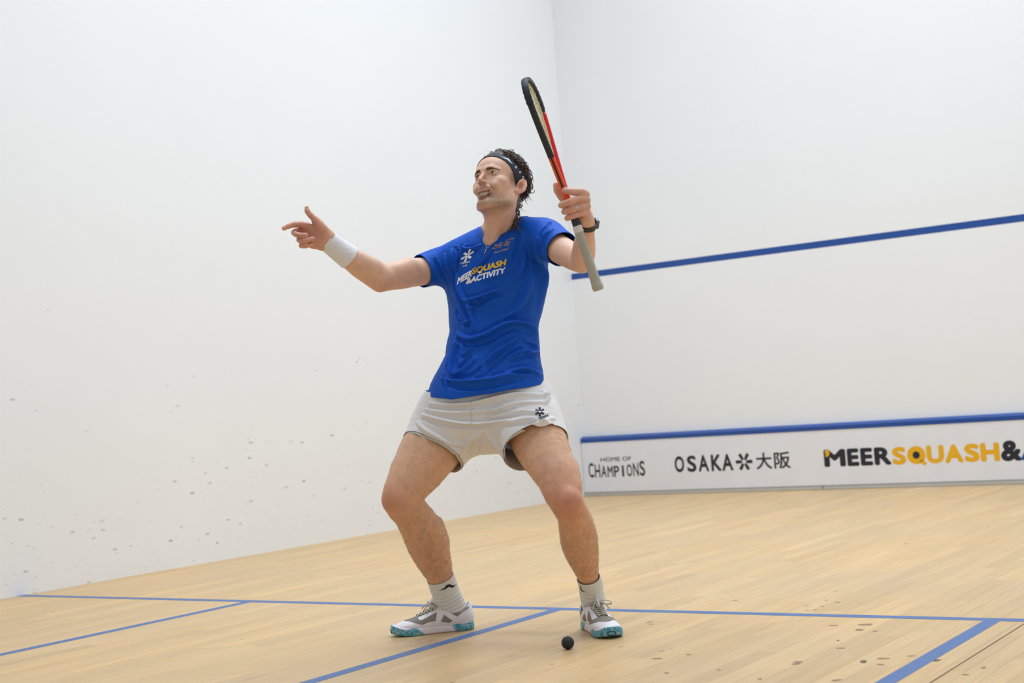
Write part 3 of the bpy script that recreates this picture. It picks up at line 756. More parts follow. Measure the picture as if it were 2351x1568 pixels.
# ---- skin colour: pinker palms, knuckles, knees, ears and lips; beard shadow; brown legs
def gauss(V, c, s): return np.exp(-((V-c)**2).sum(1)/(2*s*s))
def skin_colour(V):
    base = np.array(srgb(230, 186, 161)[:3]); C = np.tile(base, (len(V), 1))
    def mix(w, col): 
        nonlocal C
        w = np.clip(w, 0, 1)[:, None]; C = C*(1-w)+w*np.array(srgb(*col)[:3])
    px = 1175.5+FPX*((V-CAM)@CR)/((V-CAM)@CF); py = 784-FPX*((V-CAM)@CU)/((V-CAM)@CF)
    mix(np.clip((V[:, 2]-0.0)*0+(V[:, 2] < 0.80)*1.0, 0, 1)*0.75, (220, 170, 134))     # tanned legs
    mix(np.clip((.56-V[:, 2])/.16, 0, 1)*0.3, (198, 146, 106))
    for c, s, w in ((at(897, 1150, 4.715), .035, .55), (at(1312, 1152, 4.49), .038, .6), (at(1278, 1120, 4.52), .05, .3)): mix(gauss(V, c, s)*w, (196, 112, 92))
    # hands
    hd = np.maximum(gauss(V, at(705, 530, 4.6), .07), gauss(V, at(1320, 468, 4.38), .05)); mix(hd*.75, (208, 136, 114))
    mix(gauss(V, at(868, 655, 4.74), .03)*.4, (190, 120, 95))
    # head
    q = (V-HO)@(HM/0.99**2)*1000; a = np.abs(q[:, 0]); near = (np.abs(q[:, 2]) < 150) & (np.abs(q[:, 1]) < 130) & (a < 90)
    G = lambda c, s: np.exp(-(((np.stack([a, q[:, 1], q[:, 2]], 1)-np.array(c))/np.array(s))**2).sum(1)/2)*near
    beard = np.clip(1-np.abs((q[:, 2]+78)/40), 0, 1)*np.clip((q[:, 1]+5)/30, 0, 1)*near
    beard = np.maximum(beard, G((14, 96, -37), (16, 14, 6))*.8)
    mix(np.clip(beard*1.25, 0, 1)*(.38+.34*np.random.RandomState(8).rand(len(V))), (124, 100, 74))
    mix(G((46, 66, -14), (16, 16, 12))*.2, (212, 140, 118))
    mix(G((0, 110, -13), (12, 12, 12))*.3, (208, 138, 116))
    mix(G((84, -10, 0), (12, 26, 34))*.6, (218, 142, 120)); mix(G((82, -6, -2), (7, 7, 11))*.55, (150, 84, 66))  # pinker ears, then shade painted into the ear hollow
    lips = np.maximum.reduce([G((6, 99, -48), (9, 5, 3.4)), G((19, 91, -44.5), (8, 7, 3.2)), G((6, 96, -68), (10, 6, 4.8)), G((20, 88, -58), (7, 7, 4.4))])
    mix(np.clip(lips*1.5, 0, 1)*.65, (176, 104, 100))
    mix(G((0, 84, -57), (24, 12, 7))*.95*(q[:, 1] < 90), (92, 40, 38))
    mix(G((32, 88, 13), (12, 10, 4))*.35, (170, 115, 98))
    mix(G((7, 103, -24), (4.5, 6, 5))*.7, (96, 52, 42))  # nostril shade painted into the skin colour
    # short hair at the temple and under the band
    mix(np.clip(G((70, 20, 22), (12, 13, 14))*1.3, 0, 1)*.55, (92, 74, 58))
    return C
def skin_mat():
    m, nt, b = node_mat('skin')
    a = N(nt, 'ShaderNodeAttribute', attribute_name='tone'); tc = N(nt, 'ShaderNodeTexCoord')
    n1 = N(nt, 'ShaderNodeTexNoise', inp={'Scale': 28.0, 'Detail': 6.0, 'Roughness': .6}); LK(nt, tc.outputs['Object'], n1.inputs['Vector'])
    g = N(nt, 'ShaderNodeMapRange', inp={'From Min': .3, 'From Max': .7, 'To Min': .88, 'To Max': 1.08}); LK(nt, n1.outputs['Fac'], g.inputs['Value'])
    mx = N(nt, 'ShaderNodeMix', data_type='RGBA', blend_type='MULTIPLY', inp={'Factor': 1.0}); LK(nt, a.outputs['Color'], mx.inputs['A']); LK(nt, g.outputs[0], mx.inputs['B'])
    LK(nt, mx.outputs['Result'], b.inputs['Base Color'])
    b.inputs['Roughness'].default_value = .48; b.inputs['Specular IOR Level'].default_value = .4
    b.inputs['Subsurface Weight'].default_value = .12; b.inputs['Subsurface Radius'].default_value = (.012, .004, .002); b.inputs['Subsurface Scale'].default_value = .5
    n2 = N(nt, 'ShaderNodeTexNoise', inp={'Scale': 420.0, 'Detail': 3.0}); LK(nt, tc.outputs['Object'], n2.inputs['Vector'])
    bp = N(nt, 'ShaderNodeBump', inp={'Strength': .12, 'Distance': .001}); LK(nt, n2.outputs['Fac'], bp.inputs['Height']); LK(nt, bp.outputs['Normal'], b.inputs['Normal'])
    return m
M['skin'] = skin_mat()
o_body = pobj('body', BV, BF, M['skin'])
vcol(o_body.data, skin_colour(BV))
print('body', len(BV), len(BF))
# ================================================================ clothes
def fabric(name, col, rough=.75, weave=900.0, bump=.15, sheen=.25, noise=.05, drape=0.0):
    m, nt, b = node_mat(name)
    tc = N(nt, 'ShaderNodeTexCoord')
    nz = N(nt, 'ShaderNodeTexNoise', inp={'Scale': 18.0, 'Detail': 5.0}); LK(nt, tc.outputs['Object'], nz.inputs['Vector'])
    mx = N(nt, 'ShaderNodeMix', data_type='RGBA'); mx.inputs['A'].default_value = tuple(c*(1-noise) for c in col[:3])+(1,); mx.inputs['B'].default_value = tuple(min(1, c*(1+noise)) for c in col[:3])+(1,)
    LK(nt, nz.outputs['Fac'], mx.inputs['Factor']); LK(nt, mx.outputs['Result'], b.inputs['Base Color'])
    b.inputs['Roughness'].default_value = rough; b.inputs['Sheen Weight'].default_value = sheen; b.inputs['Sheen Roughness'].default_value = .4; b.inputs['Specular IOR Level'].default_value = .22
    w = N(nt, 'ShaderNodeTexVoronoi', inp={'Scale': weave}); LK(nt, tc.outputs['Object'], w.inputs['Vector'])
    bp = N(nt, 'ShaderNodeBump', inp={'Strength': bump, 'Distance': .0006}); LK(nt, w.outputs['Distance'], bp.inputs['Height']); LK(nt, bp.outputs['Normal'], b.inputs['Normal'])
    if drape:                       # small soft creases
        mp = N(nt, 'ShaderNodeMapping'); mp.inputs['Scale'].default_value = (1, 1, .45); mp.inputs['Rotation'].default_value = (0, .5, 0); LK(nt, tc.outputs['Object'], mp.inputs['Vector'])
        n2 = N(nt, 'ShaderNodeTexNoise', inp={'Scale': 30.0, 'Detail': 3.0, 'Distortion': 1.2}); LK(nt, mp.outputs[0], n2.inputs['Vector'])
        b2 = N(nt, 'ShaderNodeBump', inp={'Strength': drape, 'Distance': .006}); LK(nt, n2.outputs['Fac'], b2.inputs['Height']); LK(nt, b2.outputs['Normal'], bp.inputs['Normal'])
    return m
M['shirt'] = fabric('blue_jersey', srgb(6, 84, 194), .6, sheen=.0, noise=.08, drape=.5)
M['shorts'] = fabric('white_polyester', srgb(236, 233, 233), .6, sheen=.1, drape=.3)
M['liner'] = fabric('pale_liner', srgb(206, 206, 200), .7)
M['terry'] = fabric('white_terry', srgb(238, 238, 242), .95, 500.0, .9, .5)
M['sock'] = fabric('white_sock', srgb(230, 230, 226), .9, 700.0, .5, .4)
M['print_white'] = plain('white_print', srgb(246, 248, 252), .5, noise=.03)
M['print_yellow'] = plain('yellow_shirt_print', srgb(250, 205, 40), .5, noise=.03)
M['print_gold'] = plain('gold_shirt_print', srgb(226, 178, 130), .5, noise=.03)
M['print_dark'] = plain('charcoal_print', srgb(38, 44, 58), .5, noise=.03)

FX, FY = CLT, CUP                                      # body-plane axes of the trunk
TO = at(1130, 740, 4.75)
def uv(P): P = np.asarray(P)-TO; return np.stack([P@FX, P@FY], -1)
def fold(V, Nn, fwd, rows, px0, sc, t=4.75, back=.0, gain=3.3, slim=.72):
    """press soft ridges and valleys into cloth along polylines on the front of the body"""
    q = uv(V); d = np.zeros(len(V)); facing = np.clip((Nn@fwd)*2.2+.25, back, 1)
    for pts, amp, wid in rows:
        P = np.array([uv(at(px0[0]+x/sc, px0[1]+y/sc, t)) for x, y in pts])
        P = crom(P, 4*len(P)) if len(P) > 2 else P
        near = ((q > P.min(0)-4*wid/1000) & (q < P.max(0)+4*wid/1000)).all(1)
        e, u = seg_dist2(q[near], P); x = e/(wid*slim/1000)
        d[near] += gain*amp/1000*(1-1.1*x*x)*np.exp(-x*x*.9)*np.sin(np.pi*np.clip(u, .06, .94))**.6
    return V+Nn*(np.clip(d, -.006, .02)*facing)[:, None]

# ---- shirt
sh = Blend()
rows = [(1117, 955, 4.83, 142, .135), (1117, 925, 4.83, 140, .136), (1118, 900, 4.83, 136, .134), (1125, 868, 4.835, 126, .126), (1131, 833, 4.84, 115, .118), (1131, 800, 4.85, 110.5, .114), (1134, 767, 4.855, 106, .113),
        (1134, 735, 4.865, 107, .116), (1137, 700, 4.875, 112, .122), (1139, 665, 4.88, 119, .126), (1141, 632, 4.885, 122, .122), (1142, 600, 4.885, 114, .108), (1144, 575, 4.885, 92, .085)]
sh.echain([at(a, b, t) for a, b, t, *_ in rows], [pm(w, t)*1.0 for a, b, t, w, d in rows], [r[4] for r in rows], [PLT, PLT]+[CLT]*11, [PFW, PFW]+[CFW]*11, n=40)
sh.chain(*limb([(1090, 594, 4.89, 43), (1050, 601, 4.90, 44), (1015, 609, 4.908, 43), (985, 617, 4.895, 40), (966, 623, 4.875, 38.5), (935, 628, 4.84, 37)]), k=.05, n=20)
sh.chain(*limb([(1195, 558, 4.845, 45), (1225, 548, 4.82, 47), (1250, 547, 4.785, 47), (1272, 560, 4.73, 43), (1292, 573, 4.68, 41), (1315, 588, 4.62, 40)]), k=.05, n=20)
sh.chain(*limb([(1060, 592, 4.89, 34), (1105, 568, 4.88, 34), (1150, 552, 4.87, 38), (1200, 540, 4.85, 38)]), k=.04, n=10)
sb_ = np.array([at(a, b, t) for a in (900, 1350) for b in (460, 980) for t in (4.52, 5.08)])
V, F = polygonize(sh.ev, sb_.min(0), sb_.max(0), .0034)
V = relax(V, F, 6); Nn = normals(V, F)
SF = (930, 480); SS = 3.485
folds = [([(300, 470), (345, 620), (420, 750), (500, 890)], -5, 13), ([(345, 500), (390, 640), (470, 760)], 4, 10), ([(440, 715), (560, 705), (690, 665), (800, 640)], 4.5, 8), ([(450, 745), (560, 765), (680, 705), (760, 690)], -5, 9),
         ([(470, 790), (560, 760), (640, 700)], 3.5, 7), ([(470, 730), (500, 830), (540, 960)], 4, 10), ([(370, 830), (420, 900), (520, 880)], 4, 9), ([(350, 800), (390, 880), (500, 930)], -4, 9),
         ([(370, 985), (500, 1035), (650, 1005), (800, 925), (900, 905), (1000, 945), (1050, 1060)], 7, 12), ([(380, 1030), (500, 1085), (660, 1060), (800, 985), (900, 960), (980, 1000)], -5, 14),
         ([(365, 1020), (340, 1190), (370, 1325), (470, 1300), (570, 1200)], 5, 12), ([(390, 1100), (385, 1220), (430, 1280), (520, 1190)], -4, 14), ([(300, 1180), (310, 1290), (420, 1345), (560, 1330), (680, 1240)], -5, 11),
         ([(640, 1290), (720, 1180), (820, 1100), (920, 1020)], 5, 11), ([(690, 1330), (800, 1220), (930, 1120)], -4, 11), ([(760, 1250), (900, 1160), (1050, 1120)], 4, 10),
         ([(300, 1355), (450, 1385), (700, 1375), (850, 1340), (1020, 1330)], 5, 11), ([(350, 1420), (550, 1440), (760, 1420), (960, 1380)], -4, 12), ([(850, 1320), (980, 1285), (1095, 1330)], 5, 10),
         ([(880, 1230), (1000, 1180), (1090, 1190)], -5, 10), ([(950, 1205), (1040, 1140), (1095, 1160)], 5, 9), ([(960, 1050), (1040, 1100), (1090, 1200)], 4, 10),
         ([(1110, 260), (1060, 420), (1085, 560), (1060, 760), (1040, 900)], 6, 14), ([(1150, 330), (1120, 480), (1120, 620), (1090, 780)], -5, 13), ([(1000, 420), (985, 600), (900, 790), (780, 890)], 5, 16), ([(930, 190), (950, 330), (930, 470), (850, 620)], 3, 13),
         ([(880, 170), (880, 300), (840, 420)], -2.5, 11), ([(420, 260), (390, 330), (400, 420)], 4, 9), ([(330, 280), (375, 360), (340, 500)], -4, 9), ([(230, 330), (260, 430), (310, 540)], 4, 9), ([(150, 370), (190, 460), (240, 560)], -3.5, 9),
         ([(290, 290), (310, 380), (300, 470)], 3.5, 8), ([(560, 270), (480, 300), (400, 290)], 4, 9), ([(640, 350), (560, 450), (440, 560)], 3, 9), ([(700, 300), (610, 420), (500, 540)], -2.5, 10),
         ([(1180, 130), (1120, 260), (1130, 340)], -5, 11), ([(1230, 190), (1170, 250), (1150, 340), (1190, 440)], 4, 9), ([(430, 1060), (450, 1160), (520, 1120), (640, 1040)], 3, 10), ([(250, 1340), (310, 1370), (330, 1440)], 4, 8), ([(600, 560), (760, 520), (880, 440)], 2.5, 14)]
V = fold(V, Nn, CFW, folds, SF, SS)
# creases round the back and sides
q = uv(V); ph = q[:, 1]*55+np.sin(q[:, 0]*23)*1.6+(V@CFW)*17
V = V+Nn*(np.sin(ph)*.0016*np.clip(.6-(Nn@CFW), 0, 1)*np.clip((.12-q[:, 1])/.1, 0, 1))[:, None]
V = relax(V, F, 1); Nn = normals(V, F)
# cut hem, sleeve ends and neck
q = uv(V)
hem = np.array([uv(at(a, b, t)) for a, b, t in ((960, 902, 4.84), (983, 911, 4.82), (1045, 918, 4.75), (1131, 905, 4.71), (1217, 890, 4.73), (1256, 884, 4.80), (1275, 880, 4.84))])
g = np.interp(q[:, 0], hem[:, 0], hem[:, 1])-q[:, 1]
aR = nrm(at(935, 628, 4.84)-at(985, 617, 4.895)); aL = nrm(at(1315, 588, 4.62)-at(1250, 547, 4.785))
sR = (V-at(968, 621, 4.875))@nrm(aR-.10*CUP*0); sL = (V-at(1291, 574, 4.685))@aL
high = q[:, 1] > uv(at(1100, 690, 4.8))[1]
g = np.maximum(g, np.where(high & (q[:, 0] < uv(at(1040, 600, 4.9))[0]), sR, -1)); g = np.maximum(g, np.where(high & (q[:, 0] > uv(at(1225, 560, 4.82))[0]), sL, -1))
apex = at(1118, 559, 4.775)
def neck_field(V):
    r = V-apex; u_ = r@CLT; v_ = r@CUP; f_ = r@CFW
    c1 = at(1193, 500, 4.83)-apex; c2 = at(1108, 528, 4.85)-apex
    def above(c, s): 
        d = nrm(np.array([c@CLT, c@CUP])); return s*(-d[1]*u_+d[0]*v_)
    vee = np.minimum(above(c1, 1), above(c2, -1))
    vee = np.where(f_ > -.10, vee, -1)
    ax = nrm(hw(0, -10, -40)-nb); w = V-at(1152, 532, 4.868); rad = np.linalg.norm(w-(w@ax)[:, None]*ax, axis=1)
    vee = np.minimum(vee, .105-rad)
    return np.maximum(vee, np.where(w@ax > -.03, .066-rad, -1))
gn = neck_field(V)
T = tris(F)
Tc, Vc, Gn, Nc = clip(V, T, np.maximum(g, gn+.0), gn, Nn)
o_shirt = pobj('shirt', Vc, Tc, M['shirt']); o_shirt['label'] = 'blue short-sleeved sports shirt'
solidify(o_shirt, .0022)
# ribbed collar band, hem bands
Tk, Vk, Gk, Nk = clip(Vc+Nc*.0015, Tc, np.where(Gn > -.02, -(Gn+.015), 1.0), Gn, Nc)
o = pobj('collar', Vk, Tk, M['shirt'], o_shirt); solidify(o, .002)
bvh = BVHTree.FromPolygons([Vector(v) for v in Vc], [tuple(t) for t in Tc.tolist()])
def stick(V2, F2, org, ax, ay, mat, name, parent, bv, fwd, lift=.0012, cell=.006):
    """lay flat print on cloth: points org + x*ax + y*ay are pressed onto the surface along -fwd"""
    P3 = org+V2[:, :1]*ax+V2[:, 1:2]*ay
    if V2.shape[1] > 2: P3 = P3+V2[:, 2:]*np.asarray(fwd)
    me = bpy.data.meshes.new(name); bm = bmesh.new()
    vs = [bm.verts.new(p) for p in P3]
    for f in F2:
        try: bm.faces.new([vs[i] for i in f])
        except ValueError: pass
    for _ in range(4):
        le = [e for e in bm.edges if e.calc_length() > cell]
        if not le: break
        bmesh.ops.subdivide_edges(bm, edges=le, cuts=1); bmesh.ops.triangulate(bm, faces=[f for f in bm.faces if len(f.verts) > 3])
    fw = Vector(fwd); miss = []
    for v in bm.verts:
        h = bv.ray_cast(v.co+fw*.4, -fw)
        if h[0] is not None: v.co = h[0]+fw*(lift+(v.co-Vector(org)).dot(fw))
        else: miss.append(v)
        v.co -= Vector(PB)
    if miss: bmesh.ops.delete(bm, geom=miss, context='VERTS')
    bmesh.ops.recalc_face_normals(bm, faces=bm.faces[:])
    bm.to_mesh(me); bm.free()
    return link(name, me, mat, parent)
def quad_axes(c, px_r, px_u, t):
    """origin and axes so that one unit runs to the given picture points (right end, top end)"""
    o = at(*c, t); return o, at(*px_r, t)-o, at(*px_u, t)-o
CV = nrm(CFW*.55-CF*.6)
def shirt_text(txt, heavy, c, r, u, mat, t=4.74):
    V2, F2 = text_vf(txt, heavy); V2 = fit2d(V2, 0, 1, 0, 1)
    O, ax, ay = quad_axes(c, r, u, t); return stick(V2, F2, O, ax, ay, mat, 'chest_print', o_shirt, bvh, -CF)
shirt_text('SQUASH', .05, (1081, 632), (1160, 611), (1084, 614), M['print_yellow'])
shirt_text('MEER', .05, (1047, 652), (1082, 633), (1050, 635), M['print_white'])
shirt_text('&ACTIVITY', .05, (1068, 652), (1159, 627), (1070, 637), M['print_white'])
V2, F2 = disc_vf(); O, ax, ay = quad_axes((1100.5, 624), (1103, 623.4), (1100.6, 621), 4.74); stick(V2, F2, O, ax, ay, M['print_white'], 'chest_print', o_shirt, bvh, -CF, .0018)
V2, F2 = star_vf(.45, 1, .10, .19, .1); O, ax, ay = quad_axes((1072.5, 585), (1086, 582.5), (1078, 570.5), 4.77); stick(V2, F2, O, ax, ay, M['print_white'], 'star_print', o_shirt, bvh, -CF)
shirt_text('OSAKA', .03, (1054, 604.5), (1077, 601), (1055.5, 599.5), M['print_white'])
shirt_text('大阪', .02, (1059, 611), (1071, 609), (1060, 606.5), M['print_white'])
for txt, c, r, u in (('y-Oh', (1161, 553), (1179.5, 548.5), (1162.5, 547.5)), ('le / Squ', (1146, 559), (1170, 556.5), (1148.5, 553.5)), ('Fi/Ne 202', (1134, 565), (1169, 562.5), (1136, 559)), ('Ely-Or', (1129, 571), (1150, 568.5), (1130.5, 566.5)), ('For/Msf', (1134, 581), (1167, 571.5), (1136, 576))):
    shirt_text(txt, .012, c, r, u, M['print_gold'])

# ---- shorts
st = Blend()
rows = [(1122, 870, 4.84, 100, .095), (1120, 893, 4.84, 118, .106), (1118, 916, 4.84, 144, .122), (1118, 938, 4.84, 153, .130), (1117, 955, 4.84, 156, .132)]
st.echain([at(a, b, t) for a, b, t, *_ in rows], [pm(w, t) for a, b, t, w, d in rows], [r[4] for r in rows], PLT, PFW, n=10)
SLR = [(1062, 930, 4.91, 84), (1030, 975, 4.885, 85), (999, 1028, 4.845, 78), (986, 1052, 4.82, 77), (971, 1080, 4.795, 77)]
SLL = [(1184, 925, 4.83, 84), (1208, 972, 4.78, 85), (1228, 1022, 4.715, 80), (1238, 1046, 4.685, 79), (1250, 1078, 4.65, 79)]
st.chain(*limb(SLR), k=.04, n=18); st.chain(*limb(SLL), k=.04, n=18)
sb2 = np.array([at(a, b, t) for a in (890, 1345) for b in (850, 1180) for t in (4.46, 5.12)])
V, F = polygonize(st.ev, sb2.min(0), sb2.max(0), .0036)
V = relax(V, F, 6); Nn = normals(V, F)
GF = (860, 880); GS = 3.337
folds = [([(400, 150), (600, 165), (770, 155), (900, 125), (1100, 90), (1330, 95)], 4.5, 10), ([(400, 180), (600, 190), (800, 180), (1000, 150), (1300, 120)], -3.5, 10), ([(370, 200), (560, 225), (760, 225), (1000, 205), (1150, 165), (1340, 150)], 4, 9),
         ([(340, 240), (500, 275), (700, 305), (900, 305), (1100, 290), (1300, 275)], 4.5, 10), ([(340, 270), (500, 310), (700, 335), (900, 335)], -3.5, 11), ([(900, 260), (1050, 250), (1200, 225), (1380, 240)], 3.5, 9), ([(1000, 320), (1150, 305), (1300, 290), (1430, 320)], 4, 9),
         ([(765, 90), (768, 220), (772, 310), (800, 400)], -2.2, 6), ([(300, 300), (420, 380), (560, 450), (700, 480)], 3.5, 12), ([(330, 360), (450, 440), (600, 520)], -3, 13), ([(820, 390), (720, 450), (640, 540)], 4, 12), ([(860, 400), (780, 500), (700, 600)], -3, 10),
         ([(880, 400), (960, 460), (1000, 560)], 3.5, 11), ([(1420, 280), (1300, 340), (1150, 420), (1050, 520)], 4, 12), ([(1400, 330), (1250, 380), (1130, 470)], -3, 12), ([(1300, 60), (1340, 110), (1350, 160)], 4, 9)]
V = fold(V, Nn, PFW, folds, GF, GS)
V = relax(V, F, 1); Nn = normals(V, F)
def leg_cut(V, S, c, k):
    d = nrm(at(*S[3][:3])-at(*S[1][:3])); r = V-at(*c); s = r@d
    a = np.arctan2(r@PFW, r@PLT); return s+.003*np.sin(3*a+k)+.001*np.sin(7*a+2*k)
mid_ = uv(at(1119, 1000, 4.75))[0]; qx = uv(V)[:, 0]
def legs_field(V, ext):
    qx = uv(V)[:, 0]
    return np.where(qx < mid_, leg_cut(V, SLR, (998, 1036, 4.84), .5), leg_cut(V, SLL, (1223, 1028, 4.71), 1.5))-ext
qs = uv(V); g = np.maximum(legs_field(V, .004), qs[:, 1]-np.interp(qs[:, 0], hem[:, 0], hem[:, 1])-.016)
Tc, Vc, Nc = clip(V, tris(F), g, Nn)
o_shorts = pobj('shorts', Vc, Tc, M['shorts']); o_shorts['label'] = 'white running shorts'; solidify(o_shorts, .002)
bv2 = BVHTree.FromPolygons([Vector(v) for v in Vc], [tuple(t) for t in Tc.tolist()])
g2 = np.maximum(legs_field(V, .012), uv(V)[:, 1]-uv(at(1120, 985, 4.75))[1])
Tl, Vl, Nl = clip(V-Nn*.004, tris(F), g2, Nn)
o = pobj('liner', Vl, Tl, M['liner'], o_shorts); solidify(o, .0015)
V2, F2 = star_vf(math.pi/2, 1, .18, .22, .2); O, ax, ay = quad_axes((1238.5, 944), (1249.5, 943.5), (1238.5, 934), 4.70); stick(V2, F2, O, ax, ay, M['print_dark'], 'star_print', o_shorts, bv2, -CF)
V2, F2 = text_vf('OSAKA', .05); V2 = fit2d(V2, 0, 1, 0, 1); O, ax, ay = quad_axes((1236, 961), (1259, 954.5), (1235, 956), 4.70); stick(V2, F2, O, ax, ay, M['print_dark'], 'hip_print', o_shorts, bv2, -CF)
# ================================================================ socks and shoes
def ground(px, py):
    d = CF+CR*(px-1175.5)/FPX-CU*(py-784.0)/FPX; return CAM+d*(-CAM[2]/d[2])
M['shoe_white'] = plain('white_shoe_leather', srgb(240, 238, 244), .42, noise=.05, scale=30, bump=.1)
M['shoe_taupe'] = fabric('taupe_mesh', srgb(146, 138, 128), .8, 1500.0, .3, .1)
M['shoe_mid'] = plain('white_foam_midsole', srgb(234, 228, 236), .55, noise=.05, scale=25)
def teal_mat():
    m, nt, b = node_mat('teal_swirl_rubber'); tc = N(nt, 'ShaderNodeTexCoord')
    w = N(nt, 'ShaderNodeTexVoronoi', inp={'Scale': 55.0}); w.feature = 'DISTANCE_TO_EDGE'; nz = N(nt, 'ShaderNodeTexNoise', inp={'Scale': 40.0}); LK(nt, tc.outputs['Object'], nz.inputs['Vector'])
    mx = N(nt, 'ShaderNodeMix', data_type='RGBA', inp={'Factor': .5}); LK(nt, tc.outputs['Object'], mx.inputs['A']); LK(nt, nz.outputs['Color'], mx.inputs['B'])
    v = N(nt, 'ShaderNodeVectorMath', operation='MULTIPLY_ADD'); v.inputs[1].default_value = (.03, .03, .03); LK(nt, nz.outputs['Color'], v.inputs[0]); LK(nt, tc.outputs['Object'], v.inputs[2]); LK(nt, v.outputs[0], w.inputs['Vector'])
    r = N(nt, 'ShaderNodeMapRange', inp={'From Min': .0, 'From Max': .16, 'To Min': 1.0, 'To Max': 0.0}); LK(nt, w.outputs['Distance'], r.inputs['Value'])
    c = N(nt, 'ShaderNodeMix', data_type='RGBA'); c.inputs['A'].default_value = srgb(66, 148, 172); c.inputs['B'].default_value = srgb(146, 194, 204); LK(nt, r.outputs[0], c.inputs['Factor'])
    LK(nt, c.outputs['Result'], b.inputs['Base Color']); b.inputs['Roughness'].default_value = .5; return m
M['shoe_teal'] = teal_mat()
M['shoe_dark'] = plain('dark_teal_mark', srgb(14, 62, 82), .5)
M['lace'] = fabric('beige_lace', srgb(196, 190, 176), .9, 900.0, .3)
M['black'] = plain('black_print', srgb(18, 18, 20), .6)
def poly_sd(q, P):
    """signed distance to a 2D polygon, negative inside"""
    P = np.asarray(P, float); n = len(P); d = np.full(len(q), 1e9); ins = np.zeros(len(q), bool)
    for i in range(n):
        a = P[i]; b = P[(i+1) % n]; ab = b-a; h = np.clip(((q-a)@ab)/(ab@ab+1e-12), 0, 1)
        d = np.minimum(d, np.linalg.norm(q-a-h[:, None]*ab, axis=1))
        c = ((a[1] > q[:, 1]) != (b[1] > q[:, 1])) & (q[:, 0] < (b[0]-a[0])*(q[:, 1]-a[1])/(b[1]-a[1]+1e-12)+a[0]); ins ^= c
    return np.where(ins, -d, d)
def side(X, Y): return ((1815-X)*.000171, (1395-(X-330)*.113-Y)*.000171)
PAN = [[side(*p) for p in pl] for pl in (
    [(330, 1105), (470, 1070), (540, 1045), (730, 1050), (800, 1020), (1055, 890), (1010, 1060), (860, 1085), (735, 1140), (600, 1110), (480, 1085)],
    [(1190, 930), (1355, 1050), (1290, 1092), (1115, 1075)], [(1245, 790), (1450, 815), (1600, 640), (1715, 790), (1560, 880), (1450, 965), (1340, 900)])]
def toe_lift(x): return .010*np.clip((x-.20)/.085, 0, 1)**2
def shoe_upper(p):
    mm = p
    P = np.array([(.030, 0, .040), (.070, 0, .046), (.120, 0, .046), (.165, 0, .038), (.205, .001, .031), (.240, .003, .028), (.262, .004, .026)])
    A = np.array([.031, .033, .036, .041, .044, .041, .034]); Bz = np.array([.040, .044, .043, .034, .027, .022, .018])
    Q = crom(np.concatenate([P, A[:, None], Bz[:, None]], 1), 22)
    n = len(Q); d = d_echain(p, Q[:, :3], Q[:, 3], Q[:, 4], np.tile([0, 1., 0], (n, 1)), np.tile([0, 0, 1.], (n, 1)))
    d = smin(d, d_chain(p, np.array([(.046, 0, .06), (.046, 0, .115)]), np.array([.033, .034])), .03)
    d = smin(d, d_chain(p, np.array([(.086, 0, .06), (.088, 0, .115)]), np.array([.033, .033])), .03)
    d = smin(d, d_ell(p, (.016, 0, .075), (.010, .016, .02)), .012)
    return np.maximum(d, .012+toe_lift(p[:, 0])-p[:, 2])
def shoe_sole(p):
    x, y, z = p.T; z = z-toe_lift(x)
    q = np.stack([x, y, np.zeros_like(x)], 1)
    Q = crom(np.array([(.036, 0, 0, .036), (.09, -.001, 0, .034), (.14, 0, 0, .036), (.20, .003, 0, .047), (.235, .004, 0, .046), (.252, .005, 0, .039)]), 16)
    d2 = d_chain(q, Q[:, :3], Q[:, 3])
    top = .026+.007*np.clip((.08-x)/.06, 0, 1)+.004*np.clip((x-.22)/.06, 0, 1)
    d2 = d2+.10*np.abs(z-.012)
    dz = np.maximum(z-top, -z); w = np.stack([d2, dz], 1)+.006
    return (np.minimum(w.max(1), 0)+np.linalg.norm(np.maximum(w, 0), axis=1)-.006).astype(np.float32)
LO, HI = np.array([-.012, -.07, -.006]), np.array([.305, .07, .15])
UV_, UF = polygonize(shoe_upper, LO, HI, .0022); UV_ = relax(UV_, UF, 3); UN = normals(UV_, UF)
SV, SF_ = polygonize(shoe_sole, LO, HI, .0024); SV = relax(SV, SF_, 2); SN = normals(SV, SF_)
